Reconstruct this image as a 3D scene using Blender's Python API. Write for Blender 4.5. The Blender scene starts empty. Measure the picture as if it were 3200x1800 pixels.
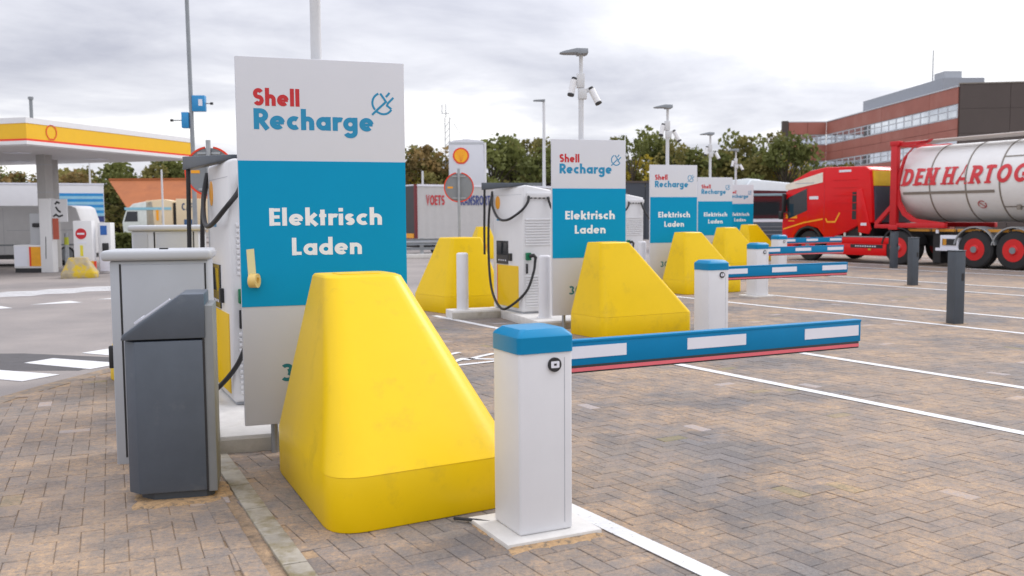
import bpy, bmesh, math, random
import numpy as np
from mathutils import Vector, Matrix
random.seed(7); rng = np.random.default_rng(7)
sc = bpy.context.scene
COL = sc.collection
R = math.radians

# ---------------------------------------------------------------- camera
cam_d = bpy.data.cameras.new('Camera'); cam = bpy.data.objects.new('Camera', cam_d); COL.objects.link(cam)
cam_d.sensor_width = 36; cam_d.lens = 33.19; cam_d.clip_end = 2000; cam_d.clip_start = 0.05
PITCH, ROLL = 4.366, 0.4
cam.matrix_world = (Matrix.Translation((0, 0, 1.53)) @ Matrix.Rotation(R(90 - PITCH), 4, 'X') @ Matrix.Rotation(R(-ROLL), 4, 'Z'))
cam_d.dof.use_dof = True; cam_d.dof.focus_distance = 6.2; cam_d.dof.aperture_fstop = 3.2
sc.camera = cam
# ---------------------------------------------------------------- sky + sun
SUN_H, SUN_E = 52.0, 44.0            # compass heading (clockwise from +Y) and elevation, behind thin cloud
sd = (math.sin(R(SUN_H)) * math.cos(R(SUN_E)), math.cos(R(SUN_H)) * math.cos(R(SUN_E)), math.sin(R(SUN_E)))
w = bpy.data.worlds.new('World'); sc.world = w; w.use_nodes = True
nt = w.node_tree; N = nt.nodes; LK = nt.links
bg = N['Background']
sky = N.new('ShaderNodeTexSky'); sky.sky_type = 'NISHITA'; sky.sun_disc = False
sky.sun_elevation = R(SUN_E); sky.sun_rotation = R(SUN_H)
tc = N.new('ShaderNodeTexCoord')
def wmath(op, a, b=None, c=None, clamp=False):
    n = N.new('ShaderNodeMath'); n.operation = op; n.use_clamp = clamp
    for i, v in enumerate((a, b, c)):
        if v is None: continue
        if isinstance(v, (int, float)): n.inputs[i].default_value = v
        else: LK.new(v, n.inputs[i])
    return n.outputs[0]
sep = N.new('ShaderNodeSeparateXYZ'); LK.new(tc.outputs['Generated'], sep.inputs[0])
zc = wmath('MAXIMUM', sep.outputs[2], 0.0)
den = wmath('ADD', zc, 0.10)
px = wmath('DIVIDE', sep.outputs[0], den); py = wmath('DIVIDE', sep.outputs[1], den)
cmb = N.new('ShaderNodeCombineXYZ'); LK.new(px, cmb.inputs[0]); LK.new(py, cmb.inputs[1]); cmb.inputs[2].default_value = 3.7
def wnoise(scale, det, rough, dist, off):
    n = N.new('ShaderNodeTexNoise'); n.inputs['Scale'].default_value = scale; n.inputs['Detail'].default_value = det
    n.inputs['Roughness'].default_value = rough; n.inputs['Distortion'].default_value = dist
    mp = N.new('ShaderNodeMapping'); mp.inputs['Location'].default_value = off; LK.new(cmb.outputs[0], mp.inputs[0]); LK.new(mp.outputs[0], n.inputs['Vector'])
    return n.outputs['Fac']
n1 = wnoise(0.34, 8, 0.52, 0.5, (-9.7, -4.4, 0)); n2 = wnoise(1.25, 7, 0.58, 0.3, (4, 9, 2))
cl = wmath('ADD', wmath('MULTIPLY', n1, 0.72), wmath('MULTIPLY', n2, 0.28))
ramp = N.new('ShaderNodeValToRGB'); LK.new(cl, ramp.inputs[0])
e = ramp.color_ramp.elements; e[0].position = 0.37; e[0].color = (0.44, 0.45, 0.52, 1); e[1].position = 0.585; e[1].color = (1.02, 1.01, 1.0, 1)
m = ramp.color_ramp.elements.new(0.49); m.color = (0.69, 0.695, 0.745, 1)
# veiled sun: clouds brighten towards it
vd = N.new('ShaderNodeVectorMath'); vd.operation = 'DOT_PRODUCT'; LK.new(tc.outputs['Generated'], vd.inputs[0]); vd.inputs[1].default_value = sd
glow = wmath('MULTIPLY', wmath('POWER', wmath('MAXIMUM', vd.outputs['Value'], 0.0), 4.0), 0.75)
hor = wmath('POWER', wmath('SUBTRACT', 1.0, zc), 14.0)
gain = wmath('ADD', wmath('ADD', wmath('MULTIPLY', zc, 2.3), 0.93), wmath('ADD', glow, wmath('MULTIPLY', hor, 0.42)))
cm = N.new('ShaderNodeMix'); cm.data_type = 'RGBA'; cm.blend_type = 'MULTIPLY'; cm.inputs[0].default_value = 1
LK.new(ramp.outputs[0], cm.inputs[6]); LK.new(gain, cm.inputs[7])
ns = N.new('ShaderNodeMix'); ns.data_type = 'RGBA'; ns.blend_type = 'MULTIPLY'; ns.inputs[0].default_value = 1
LK.new(sky.outputs[0], ns.inputs[6]); ns.inputs[7].default_value = (0.10, 0.10, 0.10, 1)
mx = N.new('ShaderNodeMix'); mx.data_type = 'RGBA'; mx.inputs[0].default_value = 0.93
LK.new(ns.outputs[2], mx.inputs[6]); LK.new(cm.outputs[2], mx.inputs[7])
LK.new(mx.outputs[2], bg.inputs['Color']); bg.inputs['Strength'].default_value = 1.0
sl = bpy.data.lights.new('sun', 'SUN'); sl.energy = 1.5; sl.angle = R(16); sl.color = (1, 0.95, 0.88)
so = bpy.data.objects.new('sun', sl); COL.objects.link(so)
so.rotation_euler = Vector(sd).to_track_quat('Z', 'Y').to_euler()
sc.view_settings.view_transform = 'Standard'; sc.view_settings.look = 'None'; sc.view_settings.gamma = 1
sc.view_settings.exposure = 0.0; sc.view_settings.use_curve_mapping = False
sc.cycles.use_denoising = True; sc.cycles.max_bounces = 6; sc.cycles.use_adaptive_sampling = True; sc.cycles.adaptive_threshold = 0.012

# ---------------------------------------------------------------- helpers
def srgb(r, g, b):
    f = lambda c: (c / 12.92 if c <= 0.04045 else ((c + 0.055) / 1.055) ** 2.4)
    return tuple(f(v / 255) for v in (r, g, b))
def M(name, col, rough=0.5, metal=0.0, var=0.12, vs=4.0, bump=0.0, bs=60.0, spec=0.5, dirt=None, dpos=(0.55, 0.75), coat=0.0, ds=2.0):
    m = bpy.data.materials.new(name); m.use_nodes = True
    t = m.node_tree; n = t.nodes; l = t.links; p = n['Principled BSDF']
    p.inputs['Roughness'].default_value = rough; p.inputs['Metallic'].default_value = metal
    p.inputs['Specular IOR Level'].default_value = spec; p.inputs['Coat Weight'].default_value = coat
    c = n.new('ShaderNodeTexCoord')
    nz = n.new('ShaderNodeTexNoise'); nz.inputs['Scale'].default_value = vs; nz.inputs['Detail'].default_value = 6; nz.inputs['Roughness'].default_value = 0.65
    l.new(c.outputs['Object'], nz.inputs['Vector'])
    mr = n.new('ShaderNodeMapRange'); l.new(nz.outputs['Fac'], mr.inputs[0]); mr.inputs[1].default_value = 0.25; mr.inputs[2].default_value = 0.75
    mr.inputs[3].default_value = 1 - var; mr.inputs[4].default_value = 1 + var
    mc = n.new('ShaderNodeMix'); mc.data_type = 'RGBA'; mc.blend_type = 'MULTIPLY'; mc.inputs[0].default_value = 1
    mc.inputs[6].default_value = (*col, 1); l.new(mr.outputs[0], mc.inputs[7])
    out = mc.outputs[2]
    if dirt:
        n2 = n.new('ShaderNodeTexNoise'); n2.inputs['Scale'].default_value = ds; n2.inputs['Detail'].default_value = 9; n2.inputs['Roughness'].default_value = 0.7
        l.new(c.outputs['Object'], n2.inputs['Vector'])
        r2 = n.new('ShaderNodeMapRange'); l.new(n2.outputs['Fac'], r2.inputs[0]); r2.inputs[1].default_value = dpos[0]; r2.inputs[2].default_value = dpos[1]
        md = n.new('ShaderNodeMix'); md.data_type = 'RGBA'; l.new(r2.outputs[0], md.inputs[0]); l.new(out, md.inputs[6]); md.inputs[7].default_value = (*dirt, 1)
        out = md.outputs[2]
    l.new(out, p.inputs['Base Color'])
    if bump:
        nb = n.new('ShaderNodeTexNoise'); nb.inputs['Scale'].default_value = bs; nb.inputs['Detail'].default_value = 5; l.new(c.outputs['Object'], nb.inputs['Vector'])
        b = n.new('ShaderNodeBump'); b.inputs['Strength'].default_value = bump; b.inputs['Distance'].default_value = 0.01
        l.new(nb.outputs['Fac'], b.inputs['Height']); l.new(b.outputs[0], p.inputs['Normal'])
    return m

class MB:
    def __init__(s): s.v = []; s.f = []
    def add(s, vs, fs):
        o = len(s.v); s.v += [tuple(p) for p in vs]; s.f += [tuple(i + o for i in f) for f in fs]; return s
    def box(s, x0, x1, y0, y1, z0, z1):
        return s.add([(x0, y0, z0), (x1, y0, z0), (x1, y1, z0), (x0, y1, z0), (x0, y0, z1), (x1, y0, z1), (x1, y1, z1), (x0, y1, z1)],
                     [(3, 2, 1, 0), (4, 5, 6, 7), (0, 1, 5, 4), (1, 2, 6, 5), (2, 3, 7, 6), (3, 0, 4, 7)])
    def loft(s, a, b, cap=True):          # two loops of equal length
        n = len(a); fs = [(i, (i + 1) % n, n + (i + 1) % n, n + i) for i in range(n)]
        if cap: fs += [tuple(range(n - 1, -1, -1)), tuple(range(n, 2 * n))]
        return s.add(list(a) + list(b), fs)
    def lofts(s, loops, cap=True):
        n = len(loops[0]); vs = []; fs = []
        for L in loops: vs += list(L)
        for k in range(len(loops) - 1):
            for i in range(n): fs.append((k * n + i, k * n + (i + 1) % n, (k + 1) * n + (i + 1) % n, (k + 1) * n + i))
        if cap: fs += [tuple(range(n - 1, -1, -1)), tuple(range((len(loops) - 1) * n, len(loops) * n))]
        return s.add(vs, fs)
    def prismz(s, poly, z0, z1): return s.loft([(x, y, z0) for x, y in poly], [(x, y, z1) for x, y in poly])
    def prismy(s, poly, y0, y1): return s.loft([(x, y0, z) for x, z in poly], [(x, y1, z) for x, z in poly])
    def prismx(s, poly, x0, x1): return s.loft([(x0, y, z) for y, z in poly], [(x1, y, z) for y, z in poly])
    def tube(s, pts, r, n=10, r1=None):
        P = [Vector(p) for p in pts]; loops = []; up = Vector((0, 0, 1))
        for i, p in enumerate(P):
            d = (P[min(i + 1, len(P) - 1)] - P[max(i - 1, 0)]).normalized()
            a = d.cross(up)
            if a.length < 0.02: a = d.cross(Vector((1, 0, 0)))
            a.normalize()
            if i and a.dot(pa) < 0: a = -a
            pa = a; b = d.cross(a)
            rr = r if r1 is None else r + (r1 - r) * i / (len(P) - 1)
            loops.append([p + (a * math.cos(2 * math.pi * k / n) + b * math.sin(2 * math.pi * k / n)) * rr for k in range(n)])
        return s.lofts(loops)
    def bar(s, p, q, wd, ht):             # rectangular bar between points
        p = Vector(p); q = Vector(q); d = (q - p).normalized(); a = d.cross(Vector((0, 0, 1)))
        if a.length < 0.02: a = Vector((1, 0, 0))
        a.normalize(); b = d.cross(a)
        c = [a * sx * wd / 2 + b * sz * ht / 2 for sx, sz in ((-1, -1), (1, -1), (1, 1), (-1, 1))]
        return s.loft([p + k for k in c], [q + k for k in c])
    def build(s, name, mat, parent=None, bevel=0.0, seg=2, smooth=True, ang=35):
        me = bpy.data.meshes.new(name)
        me.from_pydata([tuple(v) for v in s.v], [], s.f)
        bm = bmesh.new(); bm.from_mesh(me)
        bmesh.ops.recalc_face_normals(bm, faces=bm.faces)
        if bevel:
            es = [ed for ed in bm.edges if len(ed.link_faces) == 2 and ed.calc_face_angle(0) > R(25)]
            bmesh.ops.bevel(bm, geom=es, offset=bevel, segments=seg, profile=0.5, affect='EDGES', clamp_overlap=True)
        bm.to_mesh(me); bm.free()
        if smooth:
            for p in me.polygons: p.use_smooth = True
            me.set_sharp_from_angle(angle=R(ang))
        me.materials.append(mat)
        o = bpy.data.objects.new(name, me); COL.objects.link(o)
        if parent: o.parent = parent
        return o
def B(name, mat, parent, x0, x1, y0, y1, z0, z1, bevel=0.0, seg=2): return MB().box(x0, x1, y0, y1, z0, z1).build(name, mat, parent, bevel, seg)
def tag(o, label, cat=None, group=None):
    o['label'] = label
    if cat: o['category'] = cat
    if group: o['group'] = group
    return o
def thing(name, label, cat, loc=(0, 0, 0), H=90.0, group=None):   # H: heading of the local x axis, clockwise from +Y
    o = bpy.data.objects.new(name, None); COL.objects.link(o); o.empty_display_size = 0.2
    o.location = loc if len(loc) == 3 else (loc[0], loc[1], 0); o.rotation_euler = (0, 0, R(90 - H))
    return tag(o, label, cat, group)
def struct(o): o['kind'] = 'structure'; return o
def copy_tree(o, parent=None):
    c = o.copy(); COL.objects.link(c); c.parent = parent
    for ch in list(o.children): copy_tree(ch, c)
    return c
def disc(mb, c, r, y0, y1, n=28):        # short cylinder along y
    x, z = c; P = [(x + r * math.cos(2 * math.pi * k / n), z + r * math.sin(2 * math.pi * k / n)) for k in range(n)]
    return mb.prismy(P, y0, y1)
def annulus(mb, c, r0, r1, y0, y1, n=36, a0=0, a1=360):
    x, z = c; vs = []; fs = []; full = a1 - a0 >= 360; m = n if full else n + 1
    for k in range(m):
        a = R(a0 + (a1 - a0) * k / n)
        for r, y in ((r0, y0), (r1, y0), (r1, y1), (r0, y1)): vs.append((x + r * math.cos(a), y, z + r * math.sin(a)))
    for k in range(n if full else n):
        a = 4 * k; b = 4 * ((k + 1) % m)
        for i in range(4): fs.append((a + i, a + (i + 1) % 4, b + (i + 1) % 4, b + i))
    return mb.add(vs, fs)
def rrect(x0, x1, y0, y1, r, n=5):
    P = []
    for cx, cy, a in ((x1 - r, y1 - r, 0), (x0 + r, y1 - r, 90), (x0 + r, y0 + r, 180), (x1 - r, y0 + r, 270)):
        P += [(cx + r * math.cos(R(a + 90 * k / n)), cy + r * math.sin(R(a + 90 * k / n))) for k in range(n + 1)]
    return P

# ------------------------------------------------ stroke lettering
def arc(cx, cy, rx, ry, a0, a1, n=16): return [(cx + rx * math.cos(R(a0 + (a1 - a0) * k / n)), cy + ry * math.sin(R(a0 + (a1 - a0) * k / n))) for k in range(n + 1)]
def glyph(c, t):
    a = t / 2; x = 0.67; r = x / 2 - a
    def sshape(w, H):
        ry = (H - 2 * a) / 4
        return [arc(w / 2, H - a - ry, w / 2 - a, ry, 28, 270) + arc(w / 2, a + ry, w / 2 - a, ry, 90, -152)[1:]]
    if c == 'l': return [[(a, 0), (a, 1.03)]], t
    if c == 'i': return [[(a, 0), (a, x)], [(a, .79), (a, .79 + t * .95)]], t
    if c in 'hn':
        wd = .6; rx = wd / 2 - a
        return [[(a, 0), (a, 1.03 if c == 'h' else x)], [(wd - a, 0)] + arc(wd / 2, x - a - rx, rx, rx, 0, 165)], wd
    if c == 'e': return [arc(x / 2, x / 2, r, r, 6, 316, 24), [(a, x / 2 - .01), (x - a * .4, x / 2 - .01)]], x
    if c == 'c': return [arc(x / 2, x / 2, r, r, 52, 308, 22)], x * .82
    if c == 'o': return [arc(x / 2, x / 2, r, r, 0, 360, 26)], x
    if c in 'adg':
        st = [(x - a, 0), (x - a, x if c == 'a' else 1.03)]
        if c == 'g': st = [(x - a, x), (x - a, -.06)] + arc(x / 2, -.06, r, .17, 0, -160)[1:]
        return [arc(x / 2, x / 2, r, r, 0, 360, 26), st], x
    if c == 'r': return [[(a, 0), (a, x)], arc(a + .22, x - a - .2, .22, .2, 170, 62)], .4
    if c == 's': return sshape(.46, x), .46
    if c == 'S': return sshape(.6, 1.0), .6
    if c == 'k': return [[(a, 0), (a, 1.03)], [(a, .27), (.5, x)], [(.2, .36), (.54, 0)]], .56
    if c == 't': return [[(.16, 0), (.16, .9)], [(0, x - a), (.34, x - a)]], .34
    if c == 'R' or c == 'P' or c == 'B':
        cy = (1 - a + .46) / 2; ry = (1 - a - .46) / 2
        return [[(a, 0), (a, 1)], [(a, 1 - a), (.3, 1 - a)] + arc(.3, cy, ry * 1.05, ry, 90, -90)[1:] + [(a, .46)], [(.28, .46), (.6, 0)]], .62
    if c == 'E': return [[(a, 0), (a, 1)], [(a, 1 - a), (.5, 1 - a)], [(a, .5), (.47, .5)], [(a, a), (.5, a)]], .5
    if c == 'F': return [[(a, 0), (a, 1)], [(a, 1 - a), (.48, 1 - a)], [(a, .5), (.44, .5)]], .48
    if c == 'L': return [[(a, 0), (a, 1)], [(a, a), (.46, a)]], .46
    if c == 'T': return [[(.29, 0), (.29, 1)], [(0, 1 - a), (.58, 1 - a)]], .58
    if c == 'I': return [[(a, 0), (a, 1)]], t
    if c == 'H': return [[(a, 0), (a, 1)], [(.66 - a, 0), (.66 - a, 1)], [(a, .5), (.66 - a, .5)]], .66
    if c == 'D': return [[(a, 0), (a, 1)], [(a, 1 - a), (.25, 1 - a)] + arc(.25, .5, .42 - a, .5 - a, 90, -90) + [(a, a)]], .67
    if c == 'N': return [[(a, 0), (a, 1)], [(.68 - a, 0), (.68 - a, 1)], [(a, 1 - a * .6), (.68 - a, a * .6)]], .68
    if c == 'A': return [[(a * .8, 0), (.36, 1 - a * .5), (.72 - a * .8, 0)], [(.16, .28), (.56, .28)]], .72
    if c == 'V': return [[(a, 1), (.33, a * .6), (.66 - a, 1)]], .66
    if c == 'W': return [[(a, 1), (.26, a), (.47, .9), (.68, a), (.94 - a, 1)]], .94
    if c in '0O':
        wd = .62 if c == '0' else .8
        return [arc(wd / 2, .5, wd / 2 - a, .5 - a, 0, 360, 28)], wd
    if c in 'CG':
        g = [arc(.4, .5, .4 - a, .5 - a, 50, 310, 24)]
        if c == 'G': g.append([(.45, .42), (.72, .42), (.72, .12)])
        return g, .76
    if c == '3':
        return [arc(.27, .74, .3 - a, .26 - a, 150, -80), arc(.27, .28, .33 - a, .28 - a, 80, -150)], .58
    return [], .3
_lay = [0]
def stroke(mb, pts, th, mapf):
    n = len(pts); vs = []; closed = math.dist(pts[0], pts[-1]) < 1e-6
    for i, p in enumerate(pts):
        p0 = pts[i - 1] if i else (pts[-2] if closed else p); p1 = pts[i + 1] if i < n - 1 else (pts[1] if closed else p)
        d0 = Vector((p[0] - p0[0], p[1] - p0[1])); d1 = Vector((p1[0] - p[0], p1[1] - p[1]))
        if d0.length < 1e-9: d0 = d1
        if d1.length < 1e-9: d1 = d0
        d0.normalize(); d1.normalize(); d = (d0 + d1)
        if d.length < 1e-6: d = d1.copy()
        d.normalize(); k = 1 / max(0.45, d.dot(d1)); nx, ny = -d.y * th / 2 * k, d.x * th / 2 * k
        vs += [(p[0] + nx, p[1] + ny), (p[0] - nx, p[1] - ny)]
    _lay[0] = (_lay[0] + 1) % 9
    mb.add([mapf(u, v, _lay[0]) for u, v in vs], [(2 * i, 2 * i + 1, 2 * i + 3, 2 * i + 2) for i in range(n - 1)])
def text_width(s, t, gap): 
    x = 0
    for c in s: x += (0.32 if c == ' ' else glyph(c, t)[1] + gap)
    return x - gap
def letters(mb, s, mapf, t=0.21, gap=0.1, serif=False, shear=0.0):
    x = 0
    for c in s:
        if c == ' ': x += 0.32; continue
        g, adv = glyph(c, t)
        for st in g:
            if len(st) == 2:                       # subdivide for curved surfaces
                (a, b), (p, q) = st; st = [(a + (p - a) * k / 4, b + (q - b) * k / 4) for k in range(5)]
            stroke(mb, [(x + u + shear * v, v) for u, v in st], t * ((.62 if c == 'e' else .85) if abs(st[0][1] - st[-1][1]) < .02 and c not in 'oO0adg' else 1), mapf)
            if serif and len(st) == 5 and abs(st[0][1] - st[-1][1]) > .8:
                for (u, v) in (st[0], st[-1]):
                    vv = v + (.05 if v < .5 else -.05)
                    stroke(mb, [(x + u - t * .95 + shear * v, vv), (x + u + t * .95 + shear * v, vv)], .1, mapf)
        x += adv + gap
    return x
def flat_text(name, s, mat, parent, x, z, h, y=-0.004, t=0.21, gap=0.1, align='L', wide=1.0):
    mb = MB(); W = text_width(s, t, gap) * h * wide
    x0 = x - (W / 2 if align == 'C' else 0)
    letters(mb, s, lambda u, v, k: (x0 + u * h * wide, y - k * 0.0001, z + v * h), t, gap)
    return mb.build(name, mat, parent, smooth=False)
def pecten(parent, cx, cz, w, y=-0.01, th=0.01, mats=None):      # scallop shell emblem
    def outline(k):
        P = []
        for i in range(25):
            a = R(-28 + 236 * i / 24); rr = 0.5 * k * (1 + 0.02 * math.cos(i * math.pi))
            P.append((cx + rr * w * math.cos(a), cz + rr * w * (math.sin(a)) * 0.98))
        P += [(cx - 0.27 * w * k, cz - 0.44 * w * k), (cx - 0.15 * w * k, cz - 0.5 * w * k), (cx + 0.15 * w * k, cz - 0.5 * w * k), (cx + 0.27 * w * k, cz - 0.44 * w * k)]
        return P
    e0 = MB().prismy(outline(1.0), y - th * .5, y).build('emblem_rim', mats[0], parent, smooth=False)
    MB().prismy(outline(0.80), y - th, y - th * .45).build('emblem_face', mats[1], e0, smooth=False)
    mb = MB()
    for a in (-42, -21, 0, 21, 42):
        q = R(90 - a); s0 = (cx + 0.05 * w * math.sin(R(a)), cz - 0.36 * w); s1 = (cx + 0.36 * w * math.cos(q), cz + 0.36 * w * math.sin(q))
        stroke(mb, [s0, s1], 0.014 * w, lambda u, v, k: (u, y - th - 0.0015, v))
    mb.build('emblem_rib', mats[0], e0, smooth=False)

# ---------------------------------------------------------------- materials
m_white = M('white_paint', (.67, .67, .69), .42, var=.03, dirt=(.50, .48, .45), dpos=(.60, .95), spec=.35)
m_whitep = M('white_plastic', (.72, .72, .73), .38, var=.03, spec=.35)
m_sign = M('sign_white', (.60, .605, .64), .45, var=.015, spec=.3)
m_blue = M('sign_blue', (.0, .285, .52), .45, var=.02, spec=.15)
m_teal = M('teal_cap', (.0, .205, .41), .35, var=.03, spec=.22)
m_boom = M('boom_blue', (.0, .19, .40), .45, var=.05, spec=.2)
m_reflect = M('reflective_white', (.72, .73, .80), .45, var=.04)
m_pink = M('red_rubber', (.72, .14, .17), .5, var=.08)
m_red = M('letter_red', (.52, .012, .018), .4, var=.03)
m_letblue = M('letter_blue', (.006, .24, .45), .4, var=.03)
m_letwhite = M('letter_white', (.82, .83, .85), .4, var=.02)
m_letgreen = M('letter_teal', (.006, .15, .19), .4, var=.02)
m_yellow = M('yellow_paint', (.80, .53, .0), .36, var=.035, vs=2.5, spec=.3, dirt=(.55, .36, .02), dpos=(.56, .88), ds=3.2, bump=.03, bs=40)
m_black = M('black_rubber', (.018, .018, .02), .55, var=.2)
m_dgrey = M('anthracite_paint', (.055, .068, .085), .42, var=.08, dirt=(.10, .11, .12), dpos=(.55, .9))
m_bin = M('bin_grey', (.075, .092, .118), .40, var=.10, vs=6, dirt=(.13, .145, .165), dpos=(.58, .82), ds=5, bump=.06, bs=25)
m_cab = M('cabinet_grey', (.40, .42, .455), .42, var=.04, dirt=(.34, .34, .35), dpos=(.6, .9))
m_cablight = M('cabinet_light', (.46, .475, .50), .42, var=.03)
m_steel = M('galvanised', (.36, .38, .40), .4, metal=.6, var=.15, vs=14)
m_pole = M('pole_light', (.62, .63, .65), .4, var=.04)
m_conc = M('concrete', (.42, .39, .34), .85, var=.14, vs=9, bump=.25, bs=70, dirt=(.26, .22, .15), dpos=(.52, .72))
m_conclight = M('concrete_light', (.62, .60, .57), .85, var=.10, vs=9, bump=.2, bs=70, dirt=(.45, .40, .32), dpos=(.58, .8))
m_glass = M('dark_glass', (.02, .024, .028), .06, var=.05, spec=.9)
m_screen = M('display_dark', (.03, .032, .038), .2, var=.1)
m_green = M('plug_green', (.0, .17, .07), .4)
m_orange = M('emblem_orange', (.86, .36, .01), .4, var=.03)
m_emred = M('emblem_red', (.72, .045, .012), .4, var=.03)
m_truckred = M('truck_red', (.66, .003, .006), .3, var=.05, coat=.2, spec=.25)
m_framered = M('frame_red', (.55, .008, .014), .45, var=.1, dirt=(.30, .03, .03), dpos=(.58, .85))
m_tank = M('tank_white', (.76, .75, .74), .35, var=.03, dirt=(.58, .54, .50), dpos=(.60, .95), ds=1.6, spec=.35)
m_band = M('tank_band', (.22, .19, .16), .5, var=.1)
m_tyre = M('tyre', (.022, .022, .024), .8, var=.2, bump=.2)
m_amber = M('amber', (.55, .25, .02), .4)
m_line = M('road_paint', (.64, .64, .645), .75, var=.12, vs=30, dirt=(.30, .27, .24), dpos=(.60, .66), ds=38, bump=.2, bs=120)

# ---------------------------------------------------------------- ground
def pos_node(n): return n.new('ShaderNodeNewGeometry').outputs['Position']
def pave_mat(name, bed=False):
    m = bpy.data.materials.new(name); m.use_nodes = True; t = m.node_tree; n = t.nodes; l = t.links; p = n['Principled BSDF']
    p.inputs['Roughness'].default_value = .88; p.inputs['Specular IOR Level'].default_value = .25
    pos = pos_node(n)
    def nz(scale, det=6, ro=.6, stretch=None):
        k = n.new('ShaderNodeTexNoise'); k.inputs['Scale'].default_value = scale; k.inputs['Detail'].default_value = det; k.inputs['Roughness'].default_value = ro
        l.new(pos, k.inputs['Vector']); return k.outputs['Fac']
    def mr(a, i0, i1, o0=0., o1=1.):
        k = n.new('ShaderNodeMapRange'); l.new(a, k.inputs[0])
        for i, v in enumerate((i0, i1, o0, o1)): k.inputs[i + 1].default_value = v
        return k.outputs[0]
    def mix(f, a, b, mode='MIX'):
        k = n.new('ShaderNodeMix'); k.data_type = 'RGBA'; k.blend_type = mode
        for i, v in ((0, f), (6, a), (7, b)):
            if hasattr(v, 'links'): l.new(v, k.inputs[i])
            elif i == 0: k.inputs[0].default_value = v
            else: k.inputs[i].default_value = (*v, 1)
        return k.outputs[2]
    def mul(a, b):
        k = n.new('ShaderNodeMath'); k.operation = 'MULTIPLY'; k.use_clamp = True; l.new(a, k.inputs[0])
        if hasattr(b, 'links'): l.new(b, k.inputs[1])
        else: k.inputs[1].default_value = b
        return k.outputs[0]
    grain = mr(nz(55, 8, .95), .34, .66, .50, 1.50)
    if bed: base = mix(mr(nz(7, 5), .35, .65), (.115, .095, .078), (.33, .23, .14))
    else:
        at = n.new('ShaderNodeAttribute'); at.attribute_name = 'tint'
        base = at.outputs['Color'] if name == 'paver' else mix(mr(nz(5.5, 6, .7), .35, .65), (.14, .128, .122), (.20, .182, .172))
    base = mix(1.0, base, grain, 'MULTIPLY')
    # blown joint sand, lying in drifts
    patch = mr(nz(.62, 9, .74), .42, .56); fine = mr(nz(30, 8, .95), .40, .56); mid = mr(nz(4, 7, .8), .40, .60, .3, 1)
    sand = mul(mul(patch, fine), mid)
    base = mix(mul(sand, .97), base, (.52, .345, .20))
    dust = mul(mr(nz(.5, 4, .5), .36, .66), mr(nz(40, 6, .85), .42, .58))
    base = mix(mul(dust, .6), base, (.34, .275, .225))
    dark = mr(nz(1.6, 6, .6), .58, .78)
    base = mix(mul(dark, .38), base, (.075, .068, .066))
    l.new(base, p.inputs['Base Color'])
    b = n.new('ShaderNodeBump'); b.inputs['Strength'].default_value = .45; b.inputs['Distance'].default_value = .003
    l.new(nz(180, 4, .7), b.inputs['Height']); l.new(b.outputs[0], p.inputs['Normal'])
    return m
m_pave = pave_mat('paver'); m_bed = pave_mat('paver_bed', True); m_pavefar = pave_mat('paver_far')
def asphalt_mat():
    m = bpy.data.materials.new('asphalt'); m.use_nodes = True; t = m.node_tree; n = t.nodes; l = t.links; p = n['Principled BSDF']
    p.inputs['Roughness'].default_value = .85; p.inputs['Specular IOR Level'].default_value = .3
    pos = pos_node(n)
    def nz(s, d, r):
        k = n.new('ShaderNodeTexNoise'); k.inputs['Scale'].default_value = s; k.inputs['Detail'].default_value = d; k.inputs['Roughness'].default_value = r; l.new(pos, k.inputs['Vector']); return k.outputs['Fac']
    r1 = n.new('ShaderNodeValToRGB'); l.new(nz(.35, 6, .6), r1.inputs[0]); r1.color_ramp.elements[0].position = .36; r1.color_ramp.elements[0].color = (.205, .188, .182, 1); r1.color_ramp.elements[1].position = .62; r1.color_ramp.elements[1].color = (.300, .268, .250, 1)
    mr = n.new('ShaderNodeMapRange'); l.new(nz(140, 4, .7), mr.inputs[0]); mr.inputs[1].default_value = .3; mr.inputs[2].default_value = .7; mr.inputs[3].default_value = .7; mr.inputs[4].default_value = 1.3
    mc = n.new('ShaderNodeMix'); mc.data_type = 'RGBA'; mc.blend_type = 'MULTIPLY'; mc.inputs[0].default_value = 1; l.new(r1.outputs[0], mc.inputs[6]); l.new(mr.outputs[0], mc.inputs[7])
    l.new(mc.outputs[2], p.inputs['Base Color'])
    b = n.new('ShaderNodeBump'); b.inputs['Strength'].default_value = .3; b.inputs['Distance'].default_value = .003; l.new(nz(170, 3, .7), b.inputs['Height']); l.new(b.outputs[0], p.inputs['Normal'])
    return m
m_asph = asphalt_mat()
m_asphd = M('asphalt_patch', (.085, .08, .082), .85, var=.2, vs=8, bump=.3, bs=150)
m_edge = M('edging_concrete', (.33, .30, .25), .9, var=.2, vs=12, bump=.3, bs=60, dirt=(.20, .165, .09), dpos=(.46, .62), ds=4.5)
m_kerb = M('kerb_sandy', (.20, .165, .135), .9, var=.25, vs=9, dirt=(.36, .25, .15), dpos=(.46, .62), ds=7)
m_earth = M('earth', (.10, .11, .05), .95, var=.3, vs=.3)

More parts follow.
